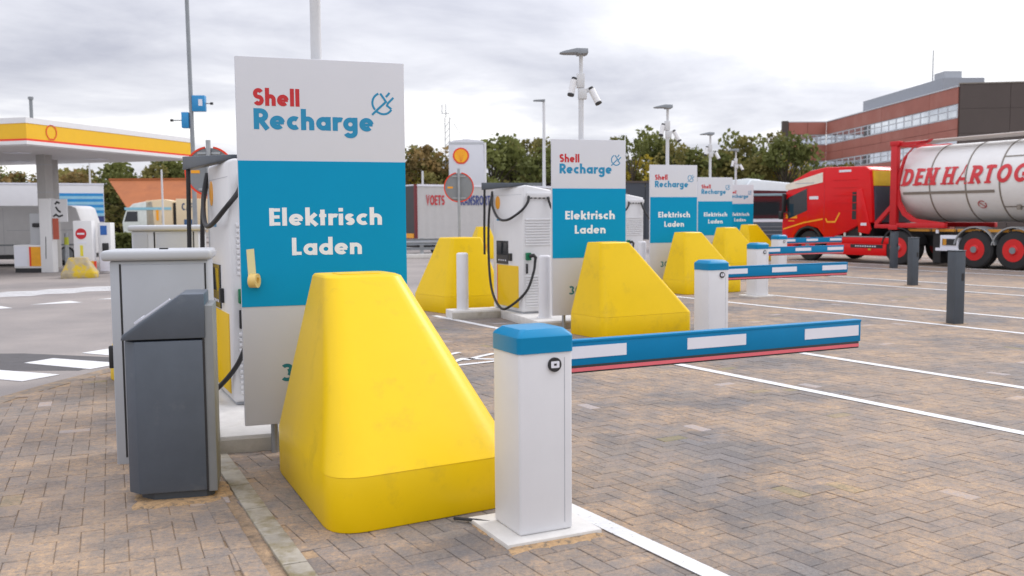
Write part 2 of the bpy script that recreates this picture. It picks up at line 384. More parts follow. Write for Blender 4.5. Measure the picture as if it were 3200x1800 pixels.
struct(MB().box(-900, 900, -300, 1400, -1.0, -.06).build('ground', m_earth))
KERB = [(-5.2, -6), (-4.75, 4), (-4.47, 8.0), (-4.33, 8.93), (-4.15, 9.77), (-3.75, 11), (-3.05, 13), (-2.1, 16.2), (-1.3, 18.6), (3.2, 31.5)]
def kerb_x(y):
    for (x0, y0), (x1, y1) in zip(KERB, KERB[1:]):
        if y0 <= y <= y1: return x0 + (x1 - x0) * (y - y0) / (y1 - y0)
    return KERB[0][0] if y < KERB[0][1] else KERB[-1][0] + (y - KERB[-1][1]) * .33
pav = struct(MB().prismz(KERB + [(30, 42), (90, 42), (90, -6)], -.055, -.0065).build('parking_pavement', m_bed, smooth=False))
YB = 17.5
Kf = [(kerb_x(YB), YB)] + [k for k in KERB if k[1] > YB]
far = MB().prismz(Kf + [(30, 42), (90, 42), (90, -6), (14.5, -6), (14.5, YB)], -.011, -.004).build('far_pavement', m_pavefar, smooth=False); struct(far)
road = MB().prismz([(-120, -20)] + [(-5.2, -20)] + KERB + [(30, 42), (90, 42), (90, 130), (-120, 130)], -.058, -.006).build('asphalt_road', m_asph, smooth=False); struct(road)

# row directions
LU = (math.sin(R(59.5)), math.cos(R(59.5))); LD = (math.sin(R(149.5)), math.cos(R(149.5)))
# concrete strip between the two paved fields
S0, S1 = Vector((-2.75, 7.75)), Vector((-.62, 3.35))
sdir = (S1 - S0).normalized(); snor = Vector((sdir.y, -sdir.x))     # towards the left field
if snor.x > 0: snor = -snor
def side(x, y): return (Vector((x, y)) - S0).dot(snor)              # >0 left of the strip
# ---- herringbone pavers
def herring(H, org, test):
    a = R(H); ux = np.array([math.sin(a), math.cos(a)]); uy = np.array([-ux[1], ux[0]])
    u = .1045; out = []; n = 190
    for i in range(-n, n):
        for j in range(-n, n):
            d = (i - j) % 4
            if d == 0: c = ((i + 1) * u, (j + .5) * u); rot = 0
            elif d == 3: c = ((i + .5) * u, (j + 1) * u); rot = 1
            else: continue
            p = org + ux * c[0] + uy * c[1]
            if test(p[0], p[1]): out.append((p[0], p[1], math.atan2(ux[1], ux[0]) + rot * math.pi / 2))
    return out
def in_view(x, y): return 2.4 < y < YB + .1 and abs(x) < .70 * y + .9
def t_lot(x, y): return in_view(x, y) and x > kerb_x(y) + .22 and side(x, y) < -.03
def t_left(x, y): return in_view(x, y) and y < 9.2 and x > kerb_x(y) + .22 and side(x, y) > .17 and x < -.2
bricks = herring(59.2, np.array([0.6, 7.0]), lambda x, y: t_lot(x, y) and not (y > 9.2 and False))
bricks = [b for b in bricks]
bricks += herring(67.0, np.array([-3.2, 6.0]), t_left)
# soldier course left of the strip, and along it on the right
L_ = (S1 - S0).length; k = 0
while k * .2105 < L_:
    p = S0 + sdir * (k * .2105 + .1) + snor * .175
    if in_view(p.x, p.y): bricks.append((p.x, p.y, math.atan2(sdir.y, sdir.x), .0045))
    k += 1
TINTS = [(.172, .158, .151), (.162, .149, .144), (.180, .164, .154), (.168, .150, .140), (.154, .143, .140), (.176, .161, .157), (.164, .156, .157)]
def tint():
    q = random.random()
    if q < .009: return (.31, .29, .30)
    if q < .016: return (.19, .172, .11)
    c = random.choice(TINTS); s = random.uniform(.90, 1.09); return tuple(v * s for v in c)
def brick_mesh_arrays(cx, cy, ang, up=0.0, lean=True):
    hl, hw, ch = .1030, .0508, .0035
    z = rng.normal(0, .0009) + up; tx, ty = rng.normal(0, .006, 2) if lean else (0, 0)
    ca, sa = math.cos(ang), math.sin(ang); vs = []
    for (l_, w_, zz) in ((hl, hw, -.014), (hl, hw, -.0028), (hl - ch, hw - ch, 0)):
        for sx, sy in ((-1, -1), (1, -1), (1, 1), (-1, 1)):
            x, y = sx * l_, sy * w_
            vs.append((cx + x * ca - y * sa, cy + x * sa + y * ca, zz + (z + tx * x + ty * y if zz > -.01 else 0)))
    return vs
BF = [(0, 1, 5, 4), (1, 2, 6, 5), (2, 3, 7, 6), (3, 0, 4, 7), (4, 5, 9, 8), (5, 6, 10, 9), (6, 7, 11, 10), (7, 4, 8, 11), (8, 9, 10, 11)]
def tinted(me, cols):
    a = me.color_attributes.new('tint', 'FLOAT_COLOR', 'POINT')
    a.data.foreach_set('color', np.repeat(np.array([(*c, 1) for c in cols], dtype=np.float32), 12, axis=0).ravel())
bricks.sort(key=lambda b: math.hypot(b[0], b[1]) + (9 if abs(b[0]) > .56 * b[1] - .02 or b[1] < 3.62 else 0))
near, rest = bricks[:300], bricks[300:]
protos = []
for k in range(24):
    me = bpy.data.meshes.new('brick'); me.from_pydata(brick_mesh_arrays(0, 0, 0), [], BF); tinted(me, [tint()]); me.materials.append(m_pave); protos.append(me)
for b in near:
    o = bpy.data.objects.new('brick', random.choice(protos)); COL.objects.link(o); o.parent = pav
    o.location = (b[0], b[1], random.uniform(-.0009, .0009) + (b[3] if len(b) > 3 else 0)); o.rotation_euler = (0, 0, b[2] + random.choice((0, math.pi)) + random.gauss(0, .006))
V_ = []; F_ = []
for b in rest:
    o = len(V_); V_ += brick_mesh_arrays(b[0], b[1], b[2] + random.gauss(0, .006), b[3] if len(b) > 3 else 0); F_ += [tuple(i + o for i in f) for f in BF]
me = bpy.data.meshes.new('paver_field'); me.from_pydata(V_, [], F_); tinted(me, [tint() for _ in rest]); me.materials.append(m_pave)
o = bpy.data.objects.new('paver_field', me); COL.objects.link(o); o.parent = pav; o['kind'] = 'stuff'
# concrete edging slabs of the strip
strip = struct(MB().prismz([tuple(S0 + snor * .06 - sdir * .1), tuple(S0 - snor * .06 - sdir * .1), tuple(S1 - snor * .06), tuple(S1 + snor * .06)], -.05, -.013).build('edging_strip', m_bed, smooth=False))
k = 0; tot = 0
while tot < L_:
    ln = random.uniform(.42, .5); a = S0 + sdir * (tot + .004); b = S0 + sdir * min(tot + ln - .004, L_)
    ww = .056; z = random.uniform(.006, .010)
    MB().prismz([tuple(a + snor * ww), tuple(a - snor * ww), tuple(b - snor * ww), tuple(b + snor * ww)], -.02, z).build('edging_slab', m_edge, strip, bevel=.004)
    tot += ln
# kerb along the asphalt
kb = struct(MB().prismz([(x + .02, y) for x, y in KERB] + [(x + .20, y) for x, y in reversed(KERB)], -.05, -.0025).build('kerb', m_kerb, smooth=False))
# painted markings
def sheet(name, poly, mat, z=0.003, th=.003): return struct(MB().prismz(poly, z, z + th).build(name, mat, smooth=False))
def wline(off, t0, t1, wd=.10):
    # line at perpendicular offset off, running along heading 149.5 from t0 to t1 (t = along-line coordinate)
    a = Vector((LU[0] * off + LD[0] * t0, LU[1] * off + LD[1] * t0)); b = Vector((LU[0] * off + LD[0] * t1, LU[1] * off + LD[1] * t1)); q = Vector(LU) * wd / 2
    return sheet('bay_line', [tuple(a - q), tuple(a + q), tuple(b + q), tuple(b - q)], m_line)
def tal(x, y): return x * LD[0] + y * LD[1]
for k in range(6):
    base = tal(0.05, 5.25) + k * tal(2.25, 6.55)
    wline(2.71 + 5.263 * k, base, base + 18 - k * .5)
    wline(6.32 + 5.263 * k, tal(-1.25, 14.45) + k * tal(2.25, 6.55), base + 22)
def gline(pts, wd, name='pavement_mark'):
    mb = MB(); stroke(mb, pts, wd, lambda u, v, k: (u, v, .0065)); return struct(mb.build(name, m_line, smooth=False))
# charging-plug pictogram painted in the bay
for pts in ([(-.95, 10.0), (-.73, 10.31), (-.60, 10.53)], [(-.86, 9.45), (-.64, 9.79), (-.53, 10.06), (-.2, 10.0), (.15, 9.85)], [(-.95, 9.35), (-.62, 9.57), (-.19, 9.86), (.2, 10.1)], [(-.5, 9.95), (-.33, 10.25), (-.2, 10.44)]):
    gline(pts, .075)
# zebra crossings on the road
for k in range(-1, 5):
    a = Vector((-5.12 + .29 * k, 10.12 + .72 * k)); d = Vector((.905, -.34)); q = Vector((.17, .36))
    ln = 1.0 if k >= 0 else .95
    a0 = a - d * (.05 if k >= 0 else 1.0)
    sheet('crossing_stripe', [tuple(a0 - q * .35), tuple(a + d * ln - q * .6), tuple(a + d * ln + q * .45), tuple(a0 + q * .55)], m_line, -.003)
for k in range(7):
    a = Vector((-14.2 + .55 * k + 1.2, 17.2 + .62 * k)); d = Vector((.93, .36))
    sheet('crossing_stripe', [tuple(a), tuple(a + d * 3.0), tuple(a + d * 3.0 + Vector((.12, .30))), tuple(a + Vector((.12, .30)))], m_line, -.003)
for k in range(3):
    a = Vector((-9.4 + .75 * k, 15.9 + 1.0 * k)); sheet('give_way_mark', [tuple(a), tuple(a + Vector((.75, .38))), tuple(a + Vector((.35, .75)))], m_line, -.003)
struct(MB().prismz([(-30, 11.0), (-5.6, 10.75), (-4.25, 10.35), (-4.4, 9.5), (-30, 9.8)], -.0058, -.0045).build('asphalt_patch', m_asphd, smooth=False))
print('bricks', len(bricks))

# ================================================================ charging bays (one row, step STEP)
STEP = Vector((2.25, 6.55))
def at(p, k): return (p[0] + STEP.x * k, p[1] + STEP.y * k, 0)
ORD = ['first', 'second', 'third', 'fourth', 'fifth']
# ---- sign boards
def make_sign():
    s = thing('charging_sign', '', 'sign', (-1.712, 5.95), 71)
    W = 1.07
    B('board', m_sign, s, 0, W, 0, .045, .20, 2.535, .006)
    B('blue_panel', m_blue, s, .002, W - .002, -.0035, .001, .965, 1.888)
    flat_text('lettering', 'Shell', m_red, s, .105, 2.232, .108, -.0008, .235, .075)
    flat_text('lettering', 'Recharge', m_letblue, s, .105, 2.085, .130, -.0008, .235, .085, wide=1.07)
    flat_text('lettering', 'Elektrisch', m_letwhite, s, W / 2 + .01, 1.478, .112, -.0043, .215, .095, 'C', wide=1.2)
    flat_text('lettering', 'Laden', m_letwhite, s, W / 2 + .01, 1.288, .112, -.0043, .215, .095, 'C', wide=1.16)
    flat_text('lettering', 'Tot', m_letgreen, s, W / 2, .655, .115, -.0008, .2, .08, 'C')
    flat_text('lettering', '300 kW', m_letgreen, s, .236, .475, .115, -.0008, .2, .14, wide=1.12)
    mb = MB(); cx, cz, sc_ = .925, 2.265, .062           # line-drawn plug emblem
    f = lambda u, v, k: (cx + u * sc_, -.0008 - k * .0001, cz + v * sc_)
    for pts in ([(-1.15, -1.15), (-.75, -.75), (.35, .25), (-.25, 1.1)], arc(-.05, .1, 1.05, 1.05, 112, 222, 12), [(-.75, -.75), (-.35, -.95)] + arc(.05, -.05, 1.0, 1.0, 248, 330, 8), [(.92, -.5), (.45, -.15), (.55, .1), (1.15, .7)], [(.35, .75), (.75, 1.2)]):
        stroke(mb, pts, .22, f)
    mb.build('plug_emblem', m_letblue, s, smooth=False)
    for x in (.19, .88): MB().tube([(x, .045 + .03, -.01), (x, .045 + .03, .62)], .025, 14).build('post', m_steel, s)
    return s
sg0 = make_sign(); signs = []
for k in range(5):
    s = sg0 if k == 0 else copy_tree(sg0); s.location = at((-1.712, 5.95), k); signs.append(s)
    tag(s, ['large white and blue charging sign with a roll of tape hanging on it'] [0] if k == 0 else
        ['', 'white and blue charging sign beside the charger with a green plug holder', 'third white and blue charging sign along the row from the tape roll', 'fourth white and blue charging sign, overlapped by the fifth one behind', 'last white and blue charging sign in the row, next to the dark truck'][k], 'sign', 'charging signs in a row')
# ---- tape roll stuck on the first sign
tp = thing('tape_roll', 'roll of pale masking tape hanging from the first charging sign', 'tape', (-1.712, 5.95), 71)
m_tape = M('masking_tape', (.72, .66, .36), .5, var=.06); m_tapeo = M('tape_edge', (.78, .55, .18), .5)
mb = MB(); mb.add([(.045, -.006, 1.15), (.095, -.006, 1.15), (.085, -.006, 1.335), (.038, -.006, 1.33)], [(0, 1, 2, 3)]); mb.build('tape_strip', m_tape, tp)
mb = MB(); annulus(mb, (0, 0), .022, .045, -.025, .025, 26); ro = mb.build('roll', m_tapeo, tp); ro.location = (.078, -.05, 1.135); ro.rotation_euler = (0, 0, R(62))
# ---- yellow protection blocks
def block(label, base, top, h, band, loc, r0=.17, r1=.07, group='yellow blocks guarding the chargers', cat='barrier block', mat=None, zb=.0, nm='protection_block'):
    # base / top: corner lists [near, right, back, left] in metres
    t = thing(nm, label, cat, loc, 90, group)
    def loop(P, r, z, n=7):
        P = [Vector((p[0] - loc[0], p[1] - loc[1])) for p in P]; out = []
        for i in range(4):
            a, b, c = P[i - 1], P[i], P[(i + 1) % 4]; d0 = (a - b).normalized(); d1 = (c - b).normalized()
            q0 = b + d0 * r; q1 = b + d1 * r
            for k in range(n):
                s = k / (n - 1); p = (1 - s) ** 2 * q0 + 2 * s * (1 - s) * b + s * s * q1
                out.append((p.x, p.y, z))
        return out
    def mixp(f): return [(b[0] + (t_[0] - b[0]) * f, b[1] + (t_[1] - b[1]) * f) for b, t_ in zip(base, top)]
    MB().lofts([loop(base, r0, zb), loop(base, r0, band)]).build('base_band', mat or m_yellow, t, bevel=.008)
    e = .012
    body = MB().lofts([loop(mixp(f), r0 + (r1 - r0) * f, band + (h - e - band) * f) for f in (.0, .33, .66, 1)] + [loop(mixp(1.06), r1 * .85, h)])
    body.build('body', mat or m_yellow, t, ang=24)
    MB().prismz([(x * .55 + sum(p[0] - loc[0] for p in top) / 4 * .45, y * .55 + sum(p[1] - loc[1] for p in top) / 4 * .45) for x, y, z in loop(mixp(1.0), r1, 0)], h - .01, h + .004).build('lifting_plate', m_yellow if mat is None else mat, t)
    return t
def quad(C, hr, w, hl, d):
    a, b = Vector((math.sin(R(hr)), math.cos(R(hr)))), Vector((math.sin(R(hl)), math.cos(R(hl)))); C = Vector(C)
    return [tuple(C), tuple(C + a * w), tuple(C + a * w + b * d), tuple(C + b * d)]
block('big yellow tapered block between the grey litter bin and a white barrier box', quad((-.865, 4.40), 60, 1.06, -24.5, 1.47), quad((-1.015, 5.17), 62, .46, -26, .40), 1.205, .275, (-.65, 5.3, 0), r0=.20, r1=.10)
B2 = quad((1.12, 11.55), 60.5, 1.42, -30, .78); T2 = quad((1.11, 11.80), 61, .46, -30, .32)
for k in range(4):
    sh = [(p[0] + STEP.x * k - .03 * k, p[1] + STEP.y * k - .1 * k) for p in B2]; st_ = [(p[0] + STEP.x * k - .03 * k, p[1] + STEP.y * k - .1 * k) for p in T2]
    block(['yellow tapered block in front of the second charging sign', 'yellow tapered block in front of the third charging sign', 'yellow tapered block in front of the fourth charging sign', 'last yellow tapered block, by the fifth charging sign and dark truck'][k], sh, st_, 1.19, .27, (sh[0][0] + .5, sh[0][1] + .6, 0), r0=.10, r1=.05)
BI = quad((-1.02, 14.75), 66, 1.0, -38, 1.0); TI = quad((-.95, 15.05), 66, .52, -38, .40)
block('yellow tapered block with a white bollard standing in front of it', BI, TI, 1.19, .27, (-.9, 15.4, 0), r0=.10, r1=.05)
block('yellow tapered block mostly hidden between grey cabinet and first charger', [(p[0] - 2.25, p[1] - 6.55) for p in BI], [(p[0] - 2.25, p[1] - 6.55) for p in TI], 1.19, .27, (-3.15, 8.85, 0), r0=.10, r1=.05)
# ---- barrier boxes with booms
def make_box():
    b = thing('barrier_box', '', 'barrier', (.03, 4.345), 64)
    wx, wy = .285, .285
    B('base_plate', m_conclight, b, -.10, wx + .12, -.075, wy + .10, -.014, .022, .006)
    B('housing', m_white, b, 0, wx, 0, wy, .022, .895, .012, 3)
    B('door_seam', m_cab, b, wx - .045, wx - .0425, -.0015, .001, .06, .86)
    L = lambda i, z: [(x, y, z) for x, y in rrect(-.006 + i, wx + .006 - i, -.006 + i, wy + .006 - i, .022, 4)]
    MB().lofts([L(0, .886), L(0, .962), L(.006, .972), L(.034, .997), L(.05, 1.0)]).build('cap', m_teal, b, ang=28)
    lk = disc(MB(), (.185, .828), .034, -.012, .002, 30).build('lock', m_black, b)
    MB().prismy(rrect(.163, .207, .813, .845, .005), -.0135, -.01).build('lock_face', m_reflect, lk)
    B('lock_slot', m_screen, lk, .178, .192, -.0145, -.013, .824, .834)
    x0, x1, y0 = wx + .006, 2.30, .14
    bm_ = B('boom', m_boom, b, wx - .02, x1, y0, y0 + .045, .785, .912, .004)
    for a, c in ((x0, .68), (1.06, 1.45), (1.87, x1 - .02)): B('reflector', m_reflect, bm_, a, c, y0 - .003, y0 + .002, .822, .882)
    B('upper_edge', m_boom, bm_, x0, x1, y0 - .004, y0 + .049, .900, .914, .003)
    B('rubber_edge', m_black, bm_, x0, x1 - .015, y0 - .002, y0 + .047, .748, .788, .004)
    B('red_strip', m_pink, bm_, x0, x1 - .02, y0 - .006, y0 - .001, .757, .775)
    return b
bx0 = make_box()
for k in range(4):
    b = bx0 if k == 0 else copy_tree(bx0); b.location = at((.03, 4.345), k)
    tag(b, ['white barrier box with teal cap and boom beside the big yellow block', 'white barrier box with boom, second along the row, by the second sign', 'white barrier box with boom, third along the row, by the third sign', 'white barrier box with boom, farthest along the row, before the red truck'][k], 'barrier', 'barrier boxes closing the charging bays')
# ---- chargers
def make_charger():
    c = thing('fast_charger', '', 'charger', (-2.095, 7.03), 64)
    X, Y = .48, 1.0
    MB().prismy([(0, .14), (X, .14), (X, 1.90), (.05, 1.975), (0, 1.955)], 0, Y).build('housing', m_whitep, c, bevel=.022, seg=3)
    B('plinth', m_cab, c, .02, X - .02, .03, Y - .03, .118, .15)
    # front (-x)
    fr = lambda nm, mt, y0, y1, z0, z1, d=.006, par=c: B(nm, mt, par, -d, .002, y0, y1, z0, z1)
    fr('yellow_panel', M('charger_yellow', (.82, .52, .004), .35, var=.03), .13, .83, .19, .80)
    fr('red_edge', m_emred, .83, .852, .19, .80, .007)
    dp = fr('display', m_screen, .47, .86, .815, 1.16, .012)
    fr('display_screen', m_glass, .50, .83, .95, 1.13, .014, dp)
    for k in range(4): fr('button', m_reflect, .53 + .075 * k, .56 + .075 * k, .86, .88, .015, dp)
    fr('card_reader', m_black, .34, .41, .87, .98, .03)
    fr('top_seam', m_cab, .03, .97, 1.835, 1.839, .0015)
    e0 = MB().prismx([(.82 + .075 * math.cos(R(a)), 1.73 + .1 * math.sin(R(a))) for a in range(0, 360, 20)], -.006, .001).build('emblem', m_orange, c)
    fr('lettering_strip', m_letblue, .62, .86, 1.46, 1.485, .003)
    # side (-y): two louvre fields
    for z0, z1, n in ((1.10, 1.50, 10), (.20, .68, 12)):
        for k in range(n):
            z = z0 + (z1 - z0) * k / n; dz = (z1 - z0) / n
            MB().prismx([(-.002, z), (-.016, z + dz * .15), (-.016, z + dz * .55), (-.002, z + dz * .75)], .045, X - .03).build('louvre', m_whitep, c, smooth=False)
    B('upper_rail', m_whitep, c, .07, X, -.03, .001, 1.79, 1.86, .006)
    for k in range(5): B('rail_socket', m_black, c, .12 + .07 * k, .145 + .07 * k, -.032, -.01, 1.775, 1.792)
    hol = B('plug_holder', m_green, c, .045, .12, -.05, .001, .89, 1.0, .008)
    MB().tube([(.09, -.06, .95), (.13, -.10, .965), (.155, -.11, .93), (.15, -.10, .86)], .03, 10, .022).build('charging_plug', m_black, c)
    B('spare_holder', m_black, c, .05, .075, -.03, .001, .70, .84, .004)
    # cables
    def cable(pts, r=.019):
        P = [Vector(p) for p in pts]; out = []
        for i in range(len(P) - 1):
            p0 = P[max(i - 1, 0)]; p1 = P[i]; p2 = P[i + 1]; p3 = P[min(i + 2, len(P) - 1)]
            for s in range(8):
                t = s / 8; out.append(.5 * ((2 * p1) + (-p0 + p2) * t + (2 * p0 - 5 * p1 + 4 * p2 - p3) * t * t + (-p0 + 3 * p1 - 3 * p2 + p3) * t ** 3))
        out.append(P[-1]); MB().tube(out, r, 10).build('cable', m_black, c)
    cable([(.02, 1.03, 1.90), (-.04, 1.05, 1.6), (-.06, 1.04, .95), (-.10, .85, .42), (-.12, .50, .17), (-.10, .20, .22), (.02, -.08, .45), (.12, -.11, .72), (.15, -.10, .87)])
    cable([(.00, 1.02, 1.90), (-.05, .92, 1.70), (-.09, .62, 1.50), (-.09, .30, 1.475), (-.03, -.02, 1.60), (.06, -.05, 1.72), (.09, -.03, 1.81)])
    cable([(.40, -.03, 1.80), (.43, -.07, 1.66), (.52, -.10, 1.50), (.62, -.02, 1.42)])
    MB().loft([(.03, .02, 1.965), (.10, .02, 1.965), (.10, .02, 2.0), (.03, .02, 2.0)], [(-.20, .98, 1.925), (-.12, .98, 1.925), (-.12, .98, 2.035), (-.20, .98, 2.035)]).build('cable_arm', m_dgrey, c, bevel=.006)
    MB().tube([(-.16, .95, 1.95), (-.17, .95, 1.3), (-.16, .97, .95)], .018, 10).build('counterweight_cable', m_black, c)
    return c
ch0 = make_charger()
for k in range(3):
    c = ch0 if k == 0 else copy_tree(ch0); c.location = at((-2.095, 7.03), k)
    tag(c, ['white fast charger with thick cables between the grey cabinet and first sign', 'white louvred fast charger with a green plug holder behind white bollards', 'white fast charger showing only its side behind the second charging sign'][k], 'charger', 'fast chargers along the bays')
# ---- kerbed concrete islands
def island(label, K, H, w, d, loc_h=.115):
    t = thing('concrete_island', label, 'plinth', K, H, 'concrete charger islands')
    B('slab', m_conclight, t, 0, w, 0, d, -.014, loc_h, .012); B('kerb_face', m_conc, t, -.006, w + .006, -.006, .05, -.014, loc_h - .025, .005)
for k in range(3):
    island(['low concrete plinth under the first charger and its sign', 'low concrete plinth under the second charger', 'low concrete plinth under the third charger'][k], at((-1.90, 6.03), k), 72, 1.5, 2.25)
island('narrow concrete plinth carrying a white bollard before a yellow block', (-.87, 13.93, 0), 70, 1.05, .42, .125)
# ---- white bollards
def wboll(label, p, z0, z1):
    t = thing('white_bollard', label, 'bollard', p, 90, 'white bollards at the chargers')
    P = []
    for z, r in ((z0, .088), (z1 - .03, .088), (z1 - .012, .082), (z1, .06)): P.append([(r * math.cos(2 * math.pi * k / 24), r * math.sin(2 * math.pi * k / 24), z) for k in range(24)])
    MB().lofts(P).build('post', m_white, t, ang=45); MB().lofts([[(.115 * math.cos(a * .3), .115 * math.sin(a * .3), z) for a in range(21)] for z in (z0 - .003, z0 + .012)]).build('foot_flange', m_whitep, t)
wboll('white round bollard on a narrow plinth before a yellow block', (-.745, 14.17, 0), .125, .985)
wboll('white round bollard beside the second charging sign and its charger', (.455, 13.05, 0), .115, .985)
wboll('white round bollard between the third charger and third sign', (2.705, 19.6, 0), .115, .985)
# ---- lamp posts with cameras
m_lamp = M('lamp_grey', (.20, .215, .23), .4, var=.05)
def make_lamp():
    t = thing('lamp_post', '', 'lamp post', (-1.296, 6.4), 90)
    MB().tube([(0, 0, -.01), (0, 0, 3.42)], .036, 16).build('pole', m_pole, t); MB().tube([(0, 0, 3.42), (0, 0, 3.70)], .027, 14).build('pole_top', m_pole, t)
    hd = MB().prismx([(-.12, 0), (.12, 0), (.10, .06), (-.10, .06)], -.06, .07); hd.build('lamp_bracket', m_lamp, t, bevel=.008).location = (0, 0, 3.69)
    lofts = []
    for x, hw, z0, z1 in ((.09, .11, 3.70, 3.765), (-.06, .12, 3.705, 3.77), (-.24, .10, 3.705, 3.735), (-.29, .06, 3.71, 3.72)): lofts.append([(x, -hw, z0), (x, hw, z0), (x, hw * .8, z1), (x, -hw * .8, z1)])
    MB().lofts(lofts).build('lamp_head', m_lamp, t, bevel=.006)
    def camr(x, z, lean, mz):
        arm = MB().bar((0, 0, mz), (x, -.02, z + .10), .05, .05).build('camera_arm', m_pole, t)
        d = Vector((math.sin(lean), -.25, -math.cos(lean))).normalized(); p = Vector((x, -.03, z + .08))
        c = MB().tube([p, p + d * .2], .045, 14).build('camera', m_whitep, t); MB().tube([p + d * .2, p + d * .222], .047, 14).build('camera_lens', m_black, c); MB().tube([p - d * .035, p + d * .005], .036, 12).build('camera_hood', m_black, c)
    B('camera_mount', m_pole, t, -.06, .045, -.05, .05, 3.25, 3.44, .006); B('camera_mount', m_pole, t, -.04, .075, -.05, .05, 3.10, 3.24, .006)
    camr(-.10, 3.27, -.22, 3.34); camr(.14, 3.14, .45, 3.18)
    return t
lp0 = make_lamp()
for k in range(5):
    t = lp0 if k == 0 else copy_tree(lp0); t.location = at((-1.296, 6.4), k)
    tag(t, ['light grey pole rising behind the big first charging sign', 'white lamp post with two cameras behind the second charging sign', 'white lamp post with two cameras behind the third charging sign', 'white lamp post with two cameras behind the fourth charging sign', 'white lamp post with two cameras above the last charging sign'][k], 'lamp post', 'lamp posts with cameras')
# ---- grey cabinet, second cabinet, litter bin
t = thing('electrical_cabinet', 'tall light grey metal cabinet with overhanging lid behind the litter bin', 'cabinet', (-2.475, 5.80), 77)
B('body', m_cab, t, 0, .58, 0, .36, -.014, 1.27, .012); B('lid', m_cablight, t, -.045, .60, -.035, .40, 1.27, 1.335, .022, 3)
B('door', m_cab, t, .068, .555, -.008, .002, .05, 1.245, .006); B('door_gap', m_black, t, .055, .066, -.002, .001, .04, 1.25); B('door_gap', m_black, t, .557, .566, -.002, .001, .04, 1.25)
B('handle', m_black, t, -.03, .001, .03, .07, .60, .74, .006); B('lid_vent', m_black, t, .28, .33, .1, .14, 1.334, 1.343)
t = thing('meter_cabinet', 'lower grey twin-door cabinet standing farther back on the asphalt side', 'cabinet', (-3.62, 9.0), 84)
B('body', m_cablight, t, 0, .62, 0, .35, -.01, 1.41, .01); B('lid', m_cablight, t, -.03, .66, -.03, .40, 1.41, 1.465, .02, 3)
B('door', m_cab, t, .02, .15, -.006, .001, .1, 1.38); B('door', m_cab, t, .235, .56, -.006, .001, .1, 1.39, .004); B('door_gap', m_black, t, .205, .218, -.004, .001, .1, 1.4); B('door_gap', m_black, t, .57, .58, -.004, .001, .1, 1.4)
t = thing('litter_bin', 'dark grey metal litter bin with sloping lid in front of the grey cabinet', 'bin', (-2.035, 4.965), 76)
P = [(.0, .07), (.07, .0), (.39, .0), (.43, .03), (.43, .34), (.0, .34)]
MB().prismz([(x + .03, y + .03) if i in (0, 1) else (x - .02, y + (.03 if y < .1 else 0)) for i, (x, y) in enumerate(P)], -.014, .06).build('foot', m_dgrey, t)
MB().prismz([(-.03, .07), (.03, 0), (.375, 0), (.375, .33), (-.03, .33)], .05, .875).build('body', m_bin, t, bevel=.006)
B('back_panel', M('bin_back', (.20, .21, .215), .5, var=.1), t, .383, .43, .008, .34, .04, 1.06, .004)
B('hinge_gap', m_black, t, .3745, .384, .003, .3, .05, .9)
lid = MB().prismy([(-.04, .885), (.0, .885), (.39, .885), (.39, 1.125), (.27, 1.125), (-.03, .915)], -.004, .34).build('lid', m_bin, t, bevel=.008)
d = Vector((.30, 0, .21)).normalized()
MB().prismy([(.05, .9780), (.21, 1.0900), (.203, 1.096), (.043, .984)], .07, .10).build('lid_reflection', m_reflect, lid); MB().prismy([(.02, .957), (.06, .985), (.053, .995), (.013, .967)], .12, .24).build('flap_handle', m_reflect, lid)  # long strip up the lid slope is a reflection painted white
MB().add([(-.0305, .09, .12), (-.0305, .31, .12), (-.0305, .31, .8), (-.0305, .09, .8)], [(0, 1, 2, 3)]).build('front_reflection', m_reflect, t)  # white sheet painting the bright reflection on the bin's left face
# ---- backs of round traffic signs
m_signback = M('sign_back', (.22, .235, .25), .45, metal=.3, var=.08)
def round_back(label, p, zc_, r, H):
    t = thing('round_road_sign', label, 'road sign', p, H, 'round signs seen from behind')
    disc(MB(), (0, zc_), r * .93, -.003, .003, 40).build('plate', m_signback, t); mb = MB(); annulus(mb, (0, zc_), r * .925, r, -.012, .008, 44, 100, 440); mb.build('rim', m_emred, t)
    MB().tube([(0, -.035, -.01), (0, -.035, zc_ + r + .06)], .024, 14).build('post', m_steel, t)
    for z in (zc_ + r * .72, zc_ - r * .72): B('clamp', m_steel, t, -r * .45, r * .45, -.02, -.004, z - .012, z + .012)
    B('yellow_sticker', m_orange, t, -r * .75, -r * .4, -.006, -.002, zc_ - .02, zc_ + .012)
round_back('grey back of a round red-rimmed sign beside the first charger', (-3.17, 10.0, 0), 2.02, .262, 88)
round_back('grey back of a round red-rimmed sign before the curtain-side trailer', (-.915, 16.55, 0), 2.035, .262, 86)
# ---- dark square bollards
for lab, p in (('dark grey square bollard nearest the barrier booms', (6.13, 13.0)), ('middle dark grey square bollard before the trailer wheels', (8.53, 20.05)), ('dark grey square bollard before the red tractor rear wheel', (10.67, 26.35))):
    t = thing('square_bollard', lab, 'bollard', (*p, 0), 74, 'dark bollards on the paving')
    B('post', m_dgrey, t, -.082, .082, -.082, .082, -.014, 1.0, .012, 3); B('top_plate', m_dgrey, t, -.086, .086, -.086, .086, 1.0, 1.018, .006)
    B('socket_cover', m_black, t, .02, .06, -.085, -.08, .60, .70); B('foot_sand', m_bed, t, -.12, .12, -.12, .12, -.012, .004)
# loose dark cable by the barrier box foot
o = MB().tube([(-.30, 4.66, .012), (-.18, 4.60, .02), (-.09, 4.58, .012), (.0, 4.63, .014)], .008, 8).build('ground_cable', m_black); tag(o, 'short dark cable lying between big yellow block and barrier box', 'cable')

